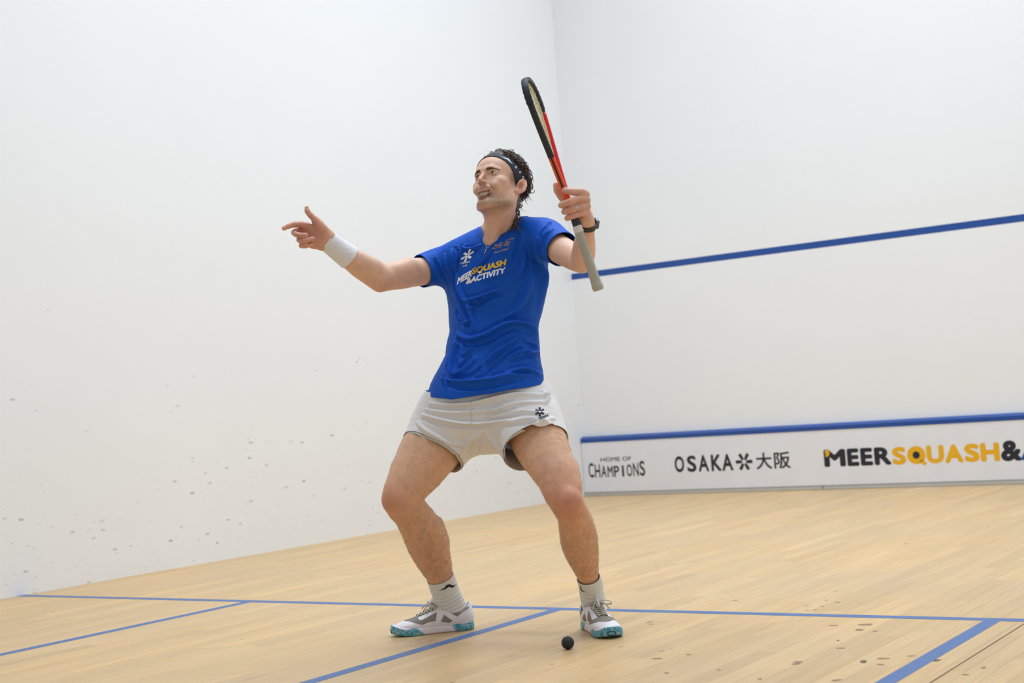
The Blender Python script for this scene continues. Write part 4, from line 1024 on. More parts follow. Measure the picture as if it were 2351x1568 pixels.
def make_shoe(heel, direction, label, knot, bow):
    ex = np.array([direction[0], direction[1], 0.0]); ex = ex/np.linalg.norm(ex); ez = UZ; ey = np.cross(ez, ex)
    W = lambda L: heel+L[:, :1]*ex+L[:, 1:2]*ey+L[:, 2:3]*ez
    root = link('shoe', None, None, person); root['label'] = label
    root.empty_display_size = .05
    # upper: opening cut obliquely below the ankle
    x, y, z = UV_.T
    g = z-(.066+.030*np.clip((.045-x)/.035, 0, 1)**1.5+.026*np.clip((x-.085)/.035, 0, 1))
    Tc, Vc, Nc = clip(UV_, tris(UF), g, UN)
    o = pobj('upper', W(Vc), Tc, M['shoe_white'], root); solidify(o, .003)
    for pl in PAN:
        gg = poly_sd(np.stack([Vc[:, 0], Vc[:, 2]], 1), pl)
        for sd in (-1, 1):
            T2, V2, N2 = clip(Vc+Nc*.0009, Tc, np.maximum(gg, .0005-sd*Vc[:, 1]), Nc)
            if len(T2): solidify(pobj('mesh_panel', W(V2), T2, M['shoe_taupe'], root), .001)
    band = np.maximum(np.abs(Vc[:, 0]-.207-.006*np.cos(Vc[:, 1]*60))-.011, .046-Vc[:, 2])
    T2, V2, N2 = clip(Vc+Nc*.0008, Tc, band, Nc); solidify(pobj('mesh_panel', W(V2), T2, M['shoe_taupe'], root), .001)
    vamp = np.maximum(np.maximum(Vc[:, 0]-.200, .122-Vc[:, 0]), np.abs(Vc[:, 1])-.018)
    vamp = np.maximum(vamp, .04-Vc[:, 2])
    T2, V2, N2 = clip(Vc+Nc*.0006, Tc, vamp, Nc); tongue = pobj('tongue', W(V2), T2, M['shoe_taupe'], root); solidify(tongue, .001)
    bv = BVHTree.FromPolygons([Vector(v) for v in Vc], [tuple(t) for t in Tc.tolist()])
    def top(x, y, l=.0025):
        h = bv.ray_cast(Vector((x, y, .3)), Vector((0, 0, -1))); return np.array(h[0])+np.array([0, 0, l]) if h[0] is not None else np.array([x, y, .09])
    # raised tongue end in front of the ankle
    tp = np.array([(.142, 0, .078), (.132, 0, .092), (.124, 0, .104), (.120, 0, .114)])
    mb = MB(); add_tube(mb, W(crom(tp, 9)), np.array([.024]*8+[.018]), seg=14, up=ey, flat=.22); link('tongue_flap', None, None, root) if False else pobj('tongue_flap', np.concatenate(mb.V), [np.concatenate(mb.F4), np.concatenate(mb.F3)], M['shoe_white'], root)
    # midsole and teal outsole
    Ts = tris(SF_)
    pobj('midsole', W(SV), SF_, M['shoe_mid'], root)
    xs, ys, zs = SV.T; zl = zs-toe_lift(xs)
    ga = np.maximum(.186-xs+(zl-.010)*1.1, zl-.0245-.004*np.sin(xs*70)); gb = np.maximum(xs-.072-(zl-.01)*.6, zl-.0255-.004*np.clip((.03-xs)/.03, 0, 1))
    for gg in (ga, gb):
        T2, V2, N2 = clip(SV+SN*.0011, Ts, gg, SN); V2 = V2.copy(); V2[:, 2] = np.maximum(V2[:, 2], 0.0)
        pobj('outsole', W(V2), T2, M['shoe_teal'], root)
    # maker's mark on the toe
    bs = BVHTree.FromPolygons([Vector(v) for v in W(SV+SN*.0011)], [tuple(t) for t in Ts.tolist()])
    ring = []
    for k in range(28):
        a = 2*math.pi*k/28; yy = .013*math.cos(a); zz = .018+.0065*np.sign(math.sin(a))*abs(math.sin(a))**.5
        h = bs.ray_cast(Vector(heel+ex*.4+ey*yy+ez*zz), Vector(-ex)); ring.append(np.array(h[0])+ex*.0006 if h[0] is not None else heel+ex*.29+ey*yy+ez*zz)
    mb = MB(); add_tube(mb, np.array(ring), .0016, seg=6, closed=True); pobj('toe_mark', np.concatenate(mb.V), np.concatenate(mb.F4), M['shoe_dark'], root)
    # laces
    mb = MB(); ew = MB()
    for k in range(6):
        xk = .197-k*.0118; wy = .017+.0012*k
        P = [top(xk, -wy), top(xk-.003, -wy*.5, .0045), top(xk-.007, wy*.5, .0045), top(xk-.012, wy)]
        add_tube(mb, W(crom(np.array(P), 9)), .0030, seg=6, flat=.5)
        P = [top(xk, wy), top(xk-.003, wy*.5, .0035), top(xk-.007, -wy*.5, .0035), top(xk-.012, -wy)]
        add_tube(mb, W(crom(np.array(P), 9)), .0030, seg=6, flat=.5)
    c = top(.136, 0, .010) if knot is None else knot
    add_tube(mb, W(crom(np.array([c+(-.004, 0, -.003), c, c+(.004, 0, .002)]), 5)), .006, seg=8)
    for s in (-1, 1):
        L = np.array([(0, 0, 0), (.012, s*.018, .008), (.016, s*.038, .004), (.008, s*.046, -.006), (-.002, s*.034, -.008), (-.002, s*.014, -.002), (0, 0, 0)])
        add_tube(mb, W(c+crom(L*bow, 22)), .0026, seg=6, flat=.6)
        L = np.array([(0, 0, 0), (.014, s*.010, .004), (.030, s*.022, -.006), (.040, s*.028, -.016)])
        add_tube(mb, W(c+crom(L, 10)), .0024, seg=6)
    pobj('laces', np.concatenate(mb.V), [np.concatenate(mb.F4), np.concatenate(mb.F3)], M['lace'], root)
    return root
dR = turn(80); hR = ground(1088, 1446)+HF*.034
dL = turn(-12); hL = ground(1405, 1467)-dL*.287
sR_ = make_shoe(hR, dR, 'white and taupe squash shoe with teal sole, seen from the side', None, 1.0)
sL_ = make_shoe(hL, dL, 'white and taupe squash shoe with teal sole, toe towards the camera', None, 1.0)
# ---- socks
def sock(rows, top_c, top_n, fdir, fa, fb, name='sock'):
    b = Blend(); P, R = limb(rows); b.echain(P, (R+.003)*np.array(fa), (R+.003)*np.array(fb), fdir, nrm(np.cross(UZ, fdir)), k=.01, n=30)
    lo = P.min(0)-.06; hi = P.max(0)+.06
    V, F = polygonize(b.ev, lo, hi, .0026); V = relax(V, F, 2); Nn = normals(V, F)
    ax = nrm(P[-1]-P[0]); s = (V-P[0])@ax; L = np.linalg.norm(P[-1]-P[0])
    low = np.clip((s/L-.42)/.15, 0, 1)
    X = nrm(np.cross(ax, HF)); Y = np.cross(ax, X); a = np.arctan2((V-P[0])@Y, (V-P[0])@X)
    V = V+Nn*((.0008*np.sin(a*34)*(1-.6*low)*(s > .016)+low*.0015*np.sin(s*430+1.3*np.sin(a*2)+a)))[:, None]
    Tc, Vc = clip(V, tris(F), -((V-top_c)@top_n))
    o = pobj(name, Vc, Tc, M['sock']); solidify(o, .002); return o, Vc, Tc
SOR = [(1004, 1308, 4.888, 32.5), (1011, 1325, 4.90, 30), (1019, 1348, 4.914, 30), (1027, 1368, 4.926, 31), (1034, 1388, 4.936, 33), (1040, 1408, 4.942, 34)]
SOL = [(1346, 1308, 4.68, 27), (1351, 1325, 4.695, 25.5), (1356, 1342, 4.712, 25.5), (1359, 1360, 4.728, 26.5), (1362, 1378, 4.738, 27.5), (1364, 1396, 4.745, 28)]
oR, VR, TR = sock(SOR, at(1011, 1325, 4.90), nrm(at(1034, 1388, 4.936)-at(1004, 1308, 4.888)), dR, [1, 1, 1, 1, .98, .95], [1, 1, .95, .85, .75, .66])
oL, VL, TL = sock(SOL, at(1351, 1326, 4.695), nrm(at(1362, 1378, 4.738)-at(1346, 1308, 4.68)), dL, [1, 1.05, 1.1, 1.15, 1.2, 1.2], [1, 1, 1, .97, .92, .85])
oR['label'] = 'white ribbed sock with black swoosh mark'; oL['label'] = 'white ribbed sock wrinkled above the shoe'
cr = lambda x, y: (870+x/8.252, 1300+y/8.252)
MK = [cr(*p) for p in ((1130, 490), (1235, 430), (1280, 372), (1340, 368), (1390, 400), (1465, 398), (1385, 446), (1320, 414), (1250, 458))]
def mark(pts, t, bv, parent, F2):
    c = np.array(pts); O, ax, ay = quad_axes((c[:, 0].mean(), c[:, 1].mean()), (c[:, 0].mean()+1, c[:, 1].mean()), (c[:, 0].mean(), c[:, 1].mean()-1), t)
    V2 = (c-c.mean(0))*np.array([1, -1]); return stick(V2, F2, O, ax, ay, M['black'], 'sock_mark', parent, bv, -CF, .0015, .004)
bR = BVHTree.FromPolygons([Vector(v) for v in VR], [tuple(t) for t in TR.tolist()]); bL = BVHTree.FromPolygons([Vector(v) for v in VL], [tuple(t) for t in TL.tolist()])
mark(MK, 4.84, bR, oR, np.array([(0, 1, 8), (1, 2, 7), (1, 7, 8), (2, 3, 7), (3, 4, 7), (4, 6, 7), (4, 5, 6)]))
mark([(1331, 1341), (1333.5, 1350), (1338, 1355.5), (1344, 1357.5), (1336, 1357), (1331.5, 1351)], 4.70, bL, oL, np.array([(0, 1, 5), (1, 2, 4), (1, 4, 5), (2, 3, 4)]))
# ================================================================ head: eyes, brows, teeth, band, hair
M['hair'] = plain('dark_brown_hair', srgb(84, 70, 62), .5, noise=.45, scale=150)
M['brow'] = plain('brow_hair', srgb(112, 88, 70), .6, noise=.2, scale=200)
M['band'] = fabric('dark_slate_band', srgb(46, 52, 62), .7, 900.0, .2, .2)
M['teeth'] = plain('teeth_enamel', srgb(228, 214, 196), .25, noise=.03)
def vmat(name, rough, spec=.5):
    m, nt, b = node_mat(name); a = N(nt, 'ShaderNodeAttribute', attribute_name='tone'); LK(nt, a.outputs['Color'], b.inputs['Base Color'])
    b.inputs['Roughness'].default_value = rough; b.inputs['Specular IOR Level'].default_value = spec; return m
M['eye'] = vmat('eye', .08, .6)
# eyeballs looking past the camera to the left
gz = nrm(HFW*.93-HL_*.22+HUP*.06)
for s in (1, -1):
    c = hw(s*32, 76, 21); r = .0117
    th = np.linspace(0, np.pi, 49); ph = np.linspace(0, 2*np.pi, 48, endpoint=False)
    X = nrm(np.cross(gz, HUP)); Y = np.cross(gz, X)
    D = np.cos(th)[:, None, None]*gz+np.sin(th)[:, None, None]*(np.cos(ph)[None, :, None]*X+np.sin(ph)[None, :, None]*Y)
    V = (c+r*D).reshape(-1, 3)
    i = np.arange(48)[:, None]; j = np.arange(48)[None]
    F = np.stack([i*48+j, (i+1)*48+j, (i+1)*48+(j+1) % 48, i*48+(j+1) % 48], -1).reshape(-1, 4)
    o = pobj('eyeball', V, F, M['eye'])
    C = np.tile(np.array(srgb(226, 218, 212)[:3]), (49, 48, 1))
    C[th < .54] = srgb(66, 58, 46)[:3]; C[th < .24] = srgb(10, 10, 12)[:3]; C[(th > .47) & (th < .56)] = srgb(44, 40, 36)[:3]
    vcol(o.data, C.reshape(-1, 3))
# surface lookups on the head
hmask = np.all((BV > hc.min(0)) & (BV < hc.max(0)), 1); hf = BF[hmask[BF].all(1)]
hbv = BVHTree.FromPolygons([Vector(v) for v in BV], [tuple(t) for t in hf.tolist()])
def on_face(x, z, lift=.0):
    """point on the face at lateral x, height z (head frame, mm)"""
    h = hbv.ray_cast(Vector(hw(x, 170, z)), Vector(-HFW)); return (np.array(h[0]), np.array(h[1])) if h[0] is not None else (hw(x, 90, z), HFW)
rb = random.Random(3)
for s in (1, -1):
    mb = MB()
    for k in range(420):
        u = rb.random(); x = 12+u*36; zc = 31.0+2.6*math.sin(u*2.0)-3.8*u*u; hgt = (6.4-4.4*u)*(rb.random()*2-1)
        p, n = on_face(s*x, zc+hgt*.7); p2, n2 = on_face(s*(x+3.5+2*u), zc+hgt*.7+1.6-2.8*u)
        add_tube(mb, np.array([p-n*.0004, (p+p2)/2+n*.0006, p2+n*.0003]), [.00042, .00038, .0001], seg=3, caps=False)
    pobj('eyebrow', np.concatenate(mb.V), np.concatenate(mb.F4), M['brow'])
    mb = MB()                                           # lash line
    P = [hw(s*(32+12.5*math.cos(a)), 76+13.2*math.cos((a-math.pi/2)*.95), 20.4+4.9*math.sin(a)) for a in np.linspace(.12, math.pi-.12, 11)]
    add_tube(mb, np.array(P), .0007, seg=5); pobj('eyelashes', np.concatenate(mb.V), [np.concatenate(mb.F4), np.concatenate(mb.F3)], M['brow'])
mb = MB()
sp = nrm(np.random.RandomState(1).randn(1, 3))
def ball_vf(c, rx, ry, rz, ax, n=10, m=8):
    th = np.linspace(0, np.pi, m+1)[:, None]; ph = np.linspace(0, 2*np.pi, n, endpoint=False)[None]
    L = np.stack([np.sin(th)*np.cos(ph)*rx, np.sin(th)*np.sin(ph)*ry, np.cos(th)*rz+0*ph], -1).reshape(-1, 3)
    i = np.arange(m)[:, None]; j = np.arange(n)[None]
    F = np.stack([i*n+j, (i+1)*n+j, (i+1)*n+(j+1) % n, i*n+(j+1) % n], -1).reshape(-1, 4)
    return c+L@ax, F
hax = np.stack([HL_, HFW, HUP])
for k in range(-6, 6):
    x = (k+.5)*5.9; y = 92-0.022*x*x; wd = 3.5 if abs(k+.5) > 1.5 else 4.0
    mb.add(*ball_vf(hw(x, y-2, -54.5+.0095*x*x), wd/1000, .0030, .0054, hax))
pobj('teeth', np.concatenate(mb.V), np.concatenate(mb.F4), M['teeth'])
# ---- head band: a strip of the skull surface between two sloping planes
def skull(p):
    q = to_head(p)*1000.0; q[:, 0] = np.abs(q[:, 0])
    d = d_ell(q, (0, -6, 56), (73, 95, 74)); d = smin(d, d_ell(q, (0, 36, 48), (61, 55, 46)), 30); d = smin(d, d_ell(q, (0, 42, -4), (60, 46, 54)), 26)
    d = smin(d, d_chain(q, np.array([(0, -14, -10.), (0, -8, -70)]), np.array([57., 56.]), 500.), 22)
    return (d/1000*.99).astype(np.float32)
KV, KF = polygonize(skull, hb.min(0), hb.max(0), .003); KV = relax(KV, KF, 3); KN = normals(KV, KF); KT = tris(KF)
def hq(V): return (V-HO)@(HM/.99**2)*1000
kq = hq(KV)
def bplane(q): return q[:, 2]-.80*q[:, 1]-37.0
bs_ = bplane(kq); sd_ = np.clip((60-kq[:, 1])/70, 0, 1)
gb = np.maximum(-bs_-17.0-6*sd_, bs_-22-34*sd_)
Tb, Vb, Nb = clip(KV+KN*.0026, KT, gb, KN)
o_band = pobj('headband', Vb, Tb, M['band']); o_band['label'] = 'dark slate headband with white lettering'; solidify(o_band, .003)
bvb = BVHTree.FromPolygons([Vector(v) for v in Vb], [tuple(t) for t in Tb.tolist()])
cc = lambda x, y: (1050+x/7.127, 320+y/7.127)
# white wave emblem and lettering on the band
EM = np.array([cc(*p) for p in ((700, 258), (760, 285), (835, 297), (870, 345), (908, 390), (885, 378), (845, 345), (815, 312), (770, 300))])
O, ax, ay = quad_axes((1160, 370), (1161, 370), (1160, 369), 4.72)
stick((EM-np.array([1160, 370]))*np.array([1, -1]), np.array([(0, 1, 8), (1, 2, 7), (1, 7, 8), (2, 3, 7), (3, 6, 7), (3, 4, 5), (3, 5, 6)]), O, ax, ay, M['print_white'], 'band_emblem', o_band, bvb, -CF, .0012, .004)
for ch, (x, y), ang in zip('kanso', ((968, 437), (1030, 510), (1082, 590), (1117, 672), (1138, 755)), (-48, -54, -62, -72, -80)):
    V2, F2 = text_vf(ch, .02); V2[:, :2] -= (V2[:, :2].min(0)+V2[:, :2].max(0))/2
    a = math.radians(ang); c = cc(x, y); e = 12.0
    O, ax, ay = quad_axes(c, (c[0]+e*math.cos(a), c[1]-e*math.sin(a)), (c[0]-e*math.sin(a)*.8, c[1]-e*math.cos(a)*.8), 4.72)
    stick(V2, F2, O, ax, ay, M['print_white'], 'band_lettering', o_band, bvb, -CF, .0012, .004)
# ---- hair: a close base and some hundreds of curls
bp_ = bplane(kq)
top_ok = (bp_ > 20+34*sd_) & (kq[:, 1] < 52) & ~((kq[:, 0] < -30) & (kq[:, 1] > -20))
nape_ok = (bp_ < -12) & (kq[:, 1] < -50) & (kq[:, 2] > -70) & (bp_ < -20)
lum = np.sin(KV@np.array([310, 120, 90]))*np.sin(KV@np.array([-80, 260, 150]))*np.sin(KV@np.array([60, -110, 280]))
gh = np.where(bp_ > 0, np.maximum(17+34*sd_-bp_, kq[:, 1]-60), np.maximum(bp_+12, np.maximum(kq[:, 1]+34, -72-kq[:, 2]))).astype(float)
grow = np.clip(-gh/14, 0, 1)
Th, Vh = clip(KV+KN*(.003+grow*(.007+.004*lum))[:, None], KT, gh)
o_hair = pobj('hair', Vh, Th, M['hair']); solidify(o_hair, .003); o_hair['label'] = 'dark brown curly hair'
mb = MB(); rh = np.random.RandomState(11)
cand = np.flatnonzero((top_ok & (bp_ > 16)) | nape_ok)
back = nrm(-HFW*.5-HUP*.85); bk2 = nrm(-HFW*.95-HUP*.35)
topc = np.flatnonzero(top_ok & (kq[:, 1] > -25))
for k in np.concatenate([rh.choice(cand, 1000), rh.choice(topc, 260)]):
    p = KV[k]; n = KN[k]; qk = kq[k]
    nape = bp_[k] < 0
    bk = back if nape else bk2; tng = bk-n*(bk@n); tng = nrm(tng+.38*rh.randn(3)); tng = nrm(tng-n*(tng@n)*.8)
    L = (.045+.03*rh.rand()) if nape else (.026+.028*rh.rand())
    t = np.linspace(0, 1, 13); w = .0040+.0045*rh.rand(); tu = (.9+.8*rh.rand())*2*np.pi; a0 = rh.rand()*6.28
    b_ = np.cross(n, tng); lift = .005+.010*rh.rand()
    P = p+n*(lift*np.sin(np.minimum(t*2.2, 1.9))[:, None])+tng*(L*t)[:, None]+(w*np.minimum(t*3, 1)*np.cos(a0+tu*t))[:, None]*b_+(w*np.minimum(t*3, 1)*np.sin(a0+tu*t))[:, None]*n
    if nape: P = P+(-UZ*.018)*(t**2)[:, None]
    else: P = P-UZ*(.010*t**2)[:, None]
    d = skull(P.astype(np.float32)); P = P+n*np.maximum(.003-d, 0)[:, None]
    r = (.0013+.0012*rh.rand())*np.sqrt(np.clip(1.02-t, 0, 1))
    add_tube(mb, P, r, seg=5, caps=False)
for k in rh.choice(cand, 60):                           # finer loose strands
    p = KV[k]; n = KN[k]; tng = nrm(back-n*(back@n)+.9*rh.randn(3)); L = .03+.025*rh.rand(); t = np.linspace(0, 1, 11); a0 = rh.rand()*6.28; tu = 5+6*rh.rand(); b_ = np.cross(n, tng); w = .006
    P = p+n*(.006+.010*rh.rand()*np.sin(t*2.4))[:, None]+tng*(L*t)[:, None]+(w*t*np.cos(a0+tu*t))[:, None]*b_+(w*t*np.sin(a0+tu*t))[:, None]*n
    d = skull(P.astype(np.float32)); P = P+n*np.maximum(.003-d, 0)[:, None]
    add_tube(mb, P, 0.0003*np.sqrt(np.clip(1.05-t, 0, 1)), seg=3, caps=False)
o = pobj('curls', np.concatenate(mb.V), np.concatenate(mb.F4), M['hair'], o_hair); o['kind'] = 'stuff'
# ================================================================ wristband, watch, ring, necklace
b = Blend(); P, R = limb([(815, 601, 4.682, 29), (803, 592, 4.672, 28.2), (775, 571, 4.65, 25.6), (750, 551, 4.63, 24), (738, 541, 4.62, 23.5)])
b.chain(P, R+.001, k=.01, n=20)
V, F = polygonize(b.ev, P.min(0)-.06, P.max(0)+.06, .0028); V = relax(V, F, 3); Nn = normals(V, F)
d = nrm(at(748, 549, 4.63)-at(803, 592, 4.672))
e0 = (V-at(803, 592, 4.672))@d; e1 = (V-at(748, 549.5, 4.63))@nrm(d)
V = V+Nn*(.0004*np.sin(V@np.array([900, 300, 200]))*np.sin(V@np.array([-200, 800, 500])))[:, None]
Tc, Vc = clip(V, tris(F), np.maximum(-e0, e1))
o = pobj('wristband', Vc, Tc, M['terry']); o['label'] = 'white terry wristband'; solidify(o, .004)
# watch
M['strap'] = plain('dark_grey_watch_strap', srgb(58, 56, 54), .55, noise=.05)
M['watch_case'] = plain('grey_watch_case', srgb(120, 122, 128), .3, metal=.5)
M['glass'] = plain('watch_glass', srgb(16, 18, 22), .08)
M['silver'] = plain('silver', srgb(196, 190, 184), .22, metal=.9)
watch = link('watch', None, None, person); watch['label'] = 'dark watch strapped round the wrist'
wc = at(1347, 515.5, 4.418); wd = nrm(at(1344, 500, 4.40)-at(1344.5, 540, 4.455)); wd = nrm(wd+.10*HR+.18*HF)
X = nrm(HR-wd*(HR@wd)); Y = np.cross(wd, X)
a = np.linspace(0, 2*np.pi, 40, endpoint=False)
ringP = wc+.0298*np.cos(a)[:, None]*X+.0298*np.sin(a)[:, None]*Y
sec = np.array([(-.1, -1), (.1, -1), (.1, 1), (-.1, 1)])
V = (ringP[:, None]+(sec[None, :, :1]*.011)*(np.cos(a)[:, None]*X+np.sin(a)[:, None]*Y)[:, None]*1.2+(sec[None, :, 1:]*.009)*wd).reshape(-1, 3)
i = np.arange(40)[:, None]; j = np.arange(4)[None]
F = np.stack([i*4+j, i*4+(j+1) % 4, ((i+1) % 40)*4+(j+1) % 4, ((i+1) % 40)*4+j], -1).reshape(-1, 4)
pobj('strap', V, F, M['strap'], watch, False)
fdir = nrm(X*.86-Y*.5*np.sign(Y@HF)*-1*.6); fdir = nrm(X*.9+HF*.35-wd*((X*.9+HF*.35)@wd)); q_ = np.cross(wd, fdir)
def slab(c, ex, ey, ez, hx, hy, hz):
    L, F = box_vf(-hx, hx, -hy, hy, -hz, hz); return c+L[:, :1]*ex+L[:, 1:2]*ey+L[:, 2:3]*ez, F
V, F = slab(wc+fdir*.0325, q_, wd, fdir, .013, .016, .0045); o = pobj('case', V, F, M['watch_case'], watch, False); md = o.modifiers.new('bevel', 'BEVEL'); md.width = .004; md.segments = 3
V, F = slab(wc+fdir*.0372, q_, wd, fdir, .011, .0135, .0006); pobj('dial', V, F, M['glass'], watch, False)
# ring on the ring finger
ring = link('signet_ring', None, None, person); ring['label'] = 'silver signet ring'
rc = at(1323, 477.5, 4.349); rd = nrm(at(1314, 480, 4.346)-at(1334, 474, 4.354)); X = nrm(UZ-rd*(UZ@rd)); Y = np.cross(rd, X)
mb = MB(); a = np.linspace(0, 2*np.pi, 28, endpoint=False); add_tube(mb, rc+.0106*(np.cos(a)[:, None]*X+np.sin(a)[:, None]*Y), .0016, seg=6, closed=True, up=rd)
pobj('hoop', np.concatenate(mb.V), np.concatenate(mb.F4), M['silver'], ring)
fr = -CF-rd*((-CF)@rd); fr = nrm(fr); V, F = slab(rc+fr*.0118, rd, np.cross(fr, rd), fr, .0042, .0052, .0013); o = pobj('plate', V, F, M['silver'], ring, False); md = o.modifiers.new('bevel', 'BEVEL'); md.width = .001
# necklace over the collar
allV = np.concatenate([BV, o_shirt.data and np.array([v.co for v in o_shirt.data.vertices])+PB]); nB = len(BV)
stT = np.array([p.vertices for p in o_shirt.data.polygons])+nB
chm = (BV[:, 2] > 1.2)
nbv = BVHTree.FromPolygons([Vector(v) for v in allV], [tuple(t) for t in BF[chm[BF].all(1)].tolist()]+[tuple(t) for t in stT.tolist()])
def drape(px, py):
    h = nbv.ray_cast(Vector(at(px, py, 4.0)), Vector(nrm(at(px, py, 5)-at(px, py, 4)))); return (np.array(h[0]) if h[0] is not None else at(px, py, 4.8))-CF*.0016
neck = link('necklace', None, None, person); neck['label'] = 'thin silver necklace with bar pendant'
mb = MB()
for pts in ([(1189, 502), (1178, 512), (1166, 523), (1152, 535), (1140, 548), (1128, 561), (1118, 570)], [(1112.5, 528), (1111.5, 540), (1112, 552), (1114, 561), (1118, 570)]):
    P = np.array([drape(*q) for q in crom(np.array(pts, float), 26)]); P[1:-1] = (P[:-2]+2*P[1:-1]+P[2:])/4
    s_ = np.arange(len(P)*3); Q = crom(P, len(P)*3); add_tube(mb, Q, .0012+.0004*np.cos(s_*2.1), seg=5, caps=False)
pobj('chain', np.concatenate(mb.V), np.concatenate(mb.F4), M['silver'], neck)
mb = MB(); P = np.array([drape(1117.5, 571), drape(1115, 576), drape(1111.5, 583)]); add_tube(mb, P, [.002, .0024, .0018], seg=6); pobj('pendant', np.concatenate(mb.V), [np.concatenate(mb.F4), np.concatenate(mb.F3)], M['silver'], neck)

# nail of the left index finger
M['nail'] = plain('fingernail', srgb(232, 190, 176), .25, noise=.03)
nc = at(1300.5, 435.2, 4.349); nx = nrm(at(1296, 436, 4.36)-at(1316, 440.5, 4.350)); nz_ = nrm(-CF*.75+UZ*.6); nz_ = nrm(nz_-nx*(nz_@nx)); ny = np.cross(nz_, nx)
pobj('fingernail', *ball_vf(nc, .0068, .0052, .0016, np.stack([nx, ny, nz_]), 14, 8), M['nail'])
# ================================================================ racket and ball
butt = at(1374, 664, RT); tip = at(1210, 184, RT)
RY = nrm(tip-butt); side_ = nrm(np.cross(RY, CF)); side_ = side_ if side_@CR > 0 else -side_
RX = nrm(CF*.975+side_*.215); RX = nrm(RX-RY*(RX@RY)); RZ = np.cross(RX, RY)
racket = tag(empty('squash_racket', butt), 'orange, red and black squash racket with pale grip held up by the player', 'racket')
def robj(name, V, F, mat, parent=None, smooth=True):
    """racket coordinates: x across the face, y from butt to tip, z through the face"""
    V = np.asarray(V); W = V[:, :1]*RX+V[:, 1:2]*RY+V[:, 2:3]*RZ
    return link(name, mesh_np(name, W, F, smooth), mat, racket if parent is None else parent)
M['r_black'] = plain('matte_black_frame', srgb(44, 48, 56), .45, noise=.08, scale=80)
M['r_orange'] = plain('orange_frame_paint', srgb(250, 84, 10), .3, noise=.03, coat=.3)
M['r_red'] = plain('red_frame_paint', srgb(226, 20, 34), .3, noise=.03, coat=.3)
M['r_bumper'] = plain('scuffed_black_bumper', srgb(34, 38, 48), .6, noise=.5, scale=160, bump=.6, bscale=220)
M['string'] = plain('cream_string', srgb(236, 222, 176), .5, noise=.04)
M['grip'] = plain('pale_grey_grip_tape', srgb(184, 178, 166), .85, noise=.12, scale=40, bump=.3, bscale=500)
M['collar_white'] = plain('white_collar_tape', srgb(226, 224, 220), .6)
OUT = np.array([(.006, .292), (.012, .33), (.024, .375), (.042, .43), (.062, .485), (.080, .54), (.090, .585), (.090, .62), (.078, .652), (.052, .674), (.022, .683), (0, .6845)])
half = crom(OUT, 60)
def beam(P2, w, h, name, mat, push=0.0, parent=None):
    n = len(P2); P = np.stack([P2[:, 0], P2[:, 1], np.zeros(n)], 1); T = nrm(np.gradient(P, axis=0)); O_ = np.stack([T[:, 1], -T[:, 0], 0*T[:, 0]], 1)
    a = np.linspace(0, 2*np.pi, 16, endpoint=False); cx = np.sign(np.cos(a))*np.abs(np.cos(a))**.6; cz = np.sign(np.sin(a))*np.abs(np.sin(a))**.6
    sgn = np.where(P2[:, :1].sum() >= 0, 1, -1)
    V = P[:, None]+(push+cx[None, :, None]*w/2)*O_[:, None]+np.array([0, 0, 1.])*(cz[None, :, None]*h/2)
    i = np.arange(n-1)[:, None]; j = np.arange(16)[None]
    F = np.stack([i*16+j, i*16+(j+1) % 16, (i+1)*16+(j+1) % 16, (i+1)*16+j], -1).reshape(-1, 4)
    caps = np.array([(c0, c0+k, c0+k+1) for c0 in (0, (n-1)*16) for k in range(1, 15)])
    return robj(name, V.reshape(-1, 3), [F, caps], mat, parent)
near = half*np.array([-1, 1]); far = half
def part_(P, y0, y1):
    m = (P[:, 1] >= y0-.004) & (P[:, 1] <= y1+.004); return P[m]
beam(part_(near, .29, 0.428), .0105, .0205, 'frame_beam', M['r_orange']); beam(part_(near, 0.428, .70), .0105, .0205, 'frame_beam', M['r_black'])
beam(part_(far, .29, .585), .0105, .0205, 'frame_beam', M['r_red']); beam(part_(far, .585, .70), .0105, .0205, 'frame_beam', M['r_black'])
o = beam(part_(near, .325, .60), .003, .0062, 'grommet_strip', M['r_bumper'], -.0052)
beam(part_(far, .325, .60), .003, .0062, 'grommet_strip', M['r_bumper'], .0052)
tipc = np.concatenate([part_(near, .60, .70), part_(far, .60, .70)[::-1][1:]])
n = len(tipc); P = np.stack([tipc[:, 0], tipc[:, 1], np.zeros(n)], 1); T = nrm(np.gradient(P, axis=0)); O_ = np.stack([-T[:, 1], T[:, 0], 0*T[:, 0]], 1)
a = np.linspace(0, 2*np.pi, 14, endpoint=False); bumpy = 1+.06*np.sin(np.arange(n)*2.3)
V = P[:, None]+(.004+np.cos(a)[None, :, None]*.0042*bumpy[:, None, None])*O_[:, None]+np.array([0, 0, 1.])*(np.sin(a)[None, :, None]*.0112*bumpy[:, None, None])
i = np.arange(n-1)[:, None]; j = np.arange(14)[None]; F = np.stack([i*14+j, i*14+(j+1) % 14, (i+1)*14+(j+1) % 14, (i+1)*14+j], -1).reshape(-1, 4)
robj('bumper_guard', V.reshape(-1, 3), F, M['r_bumper'])
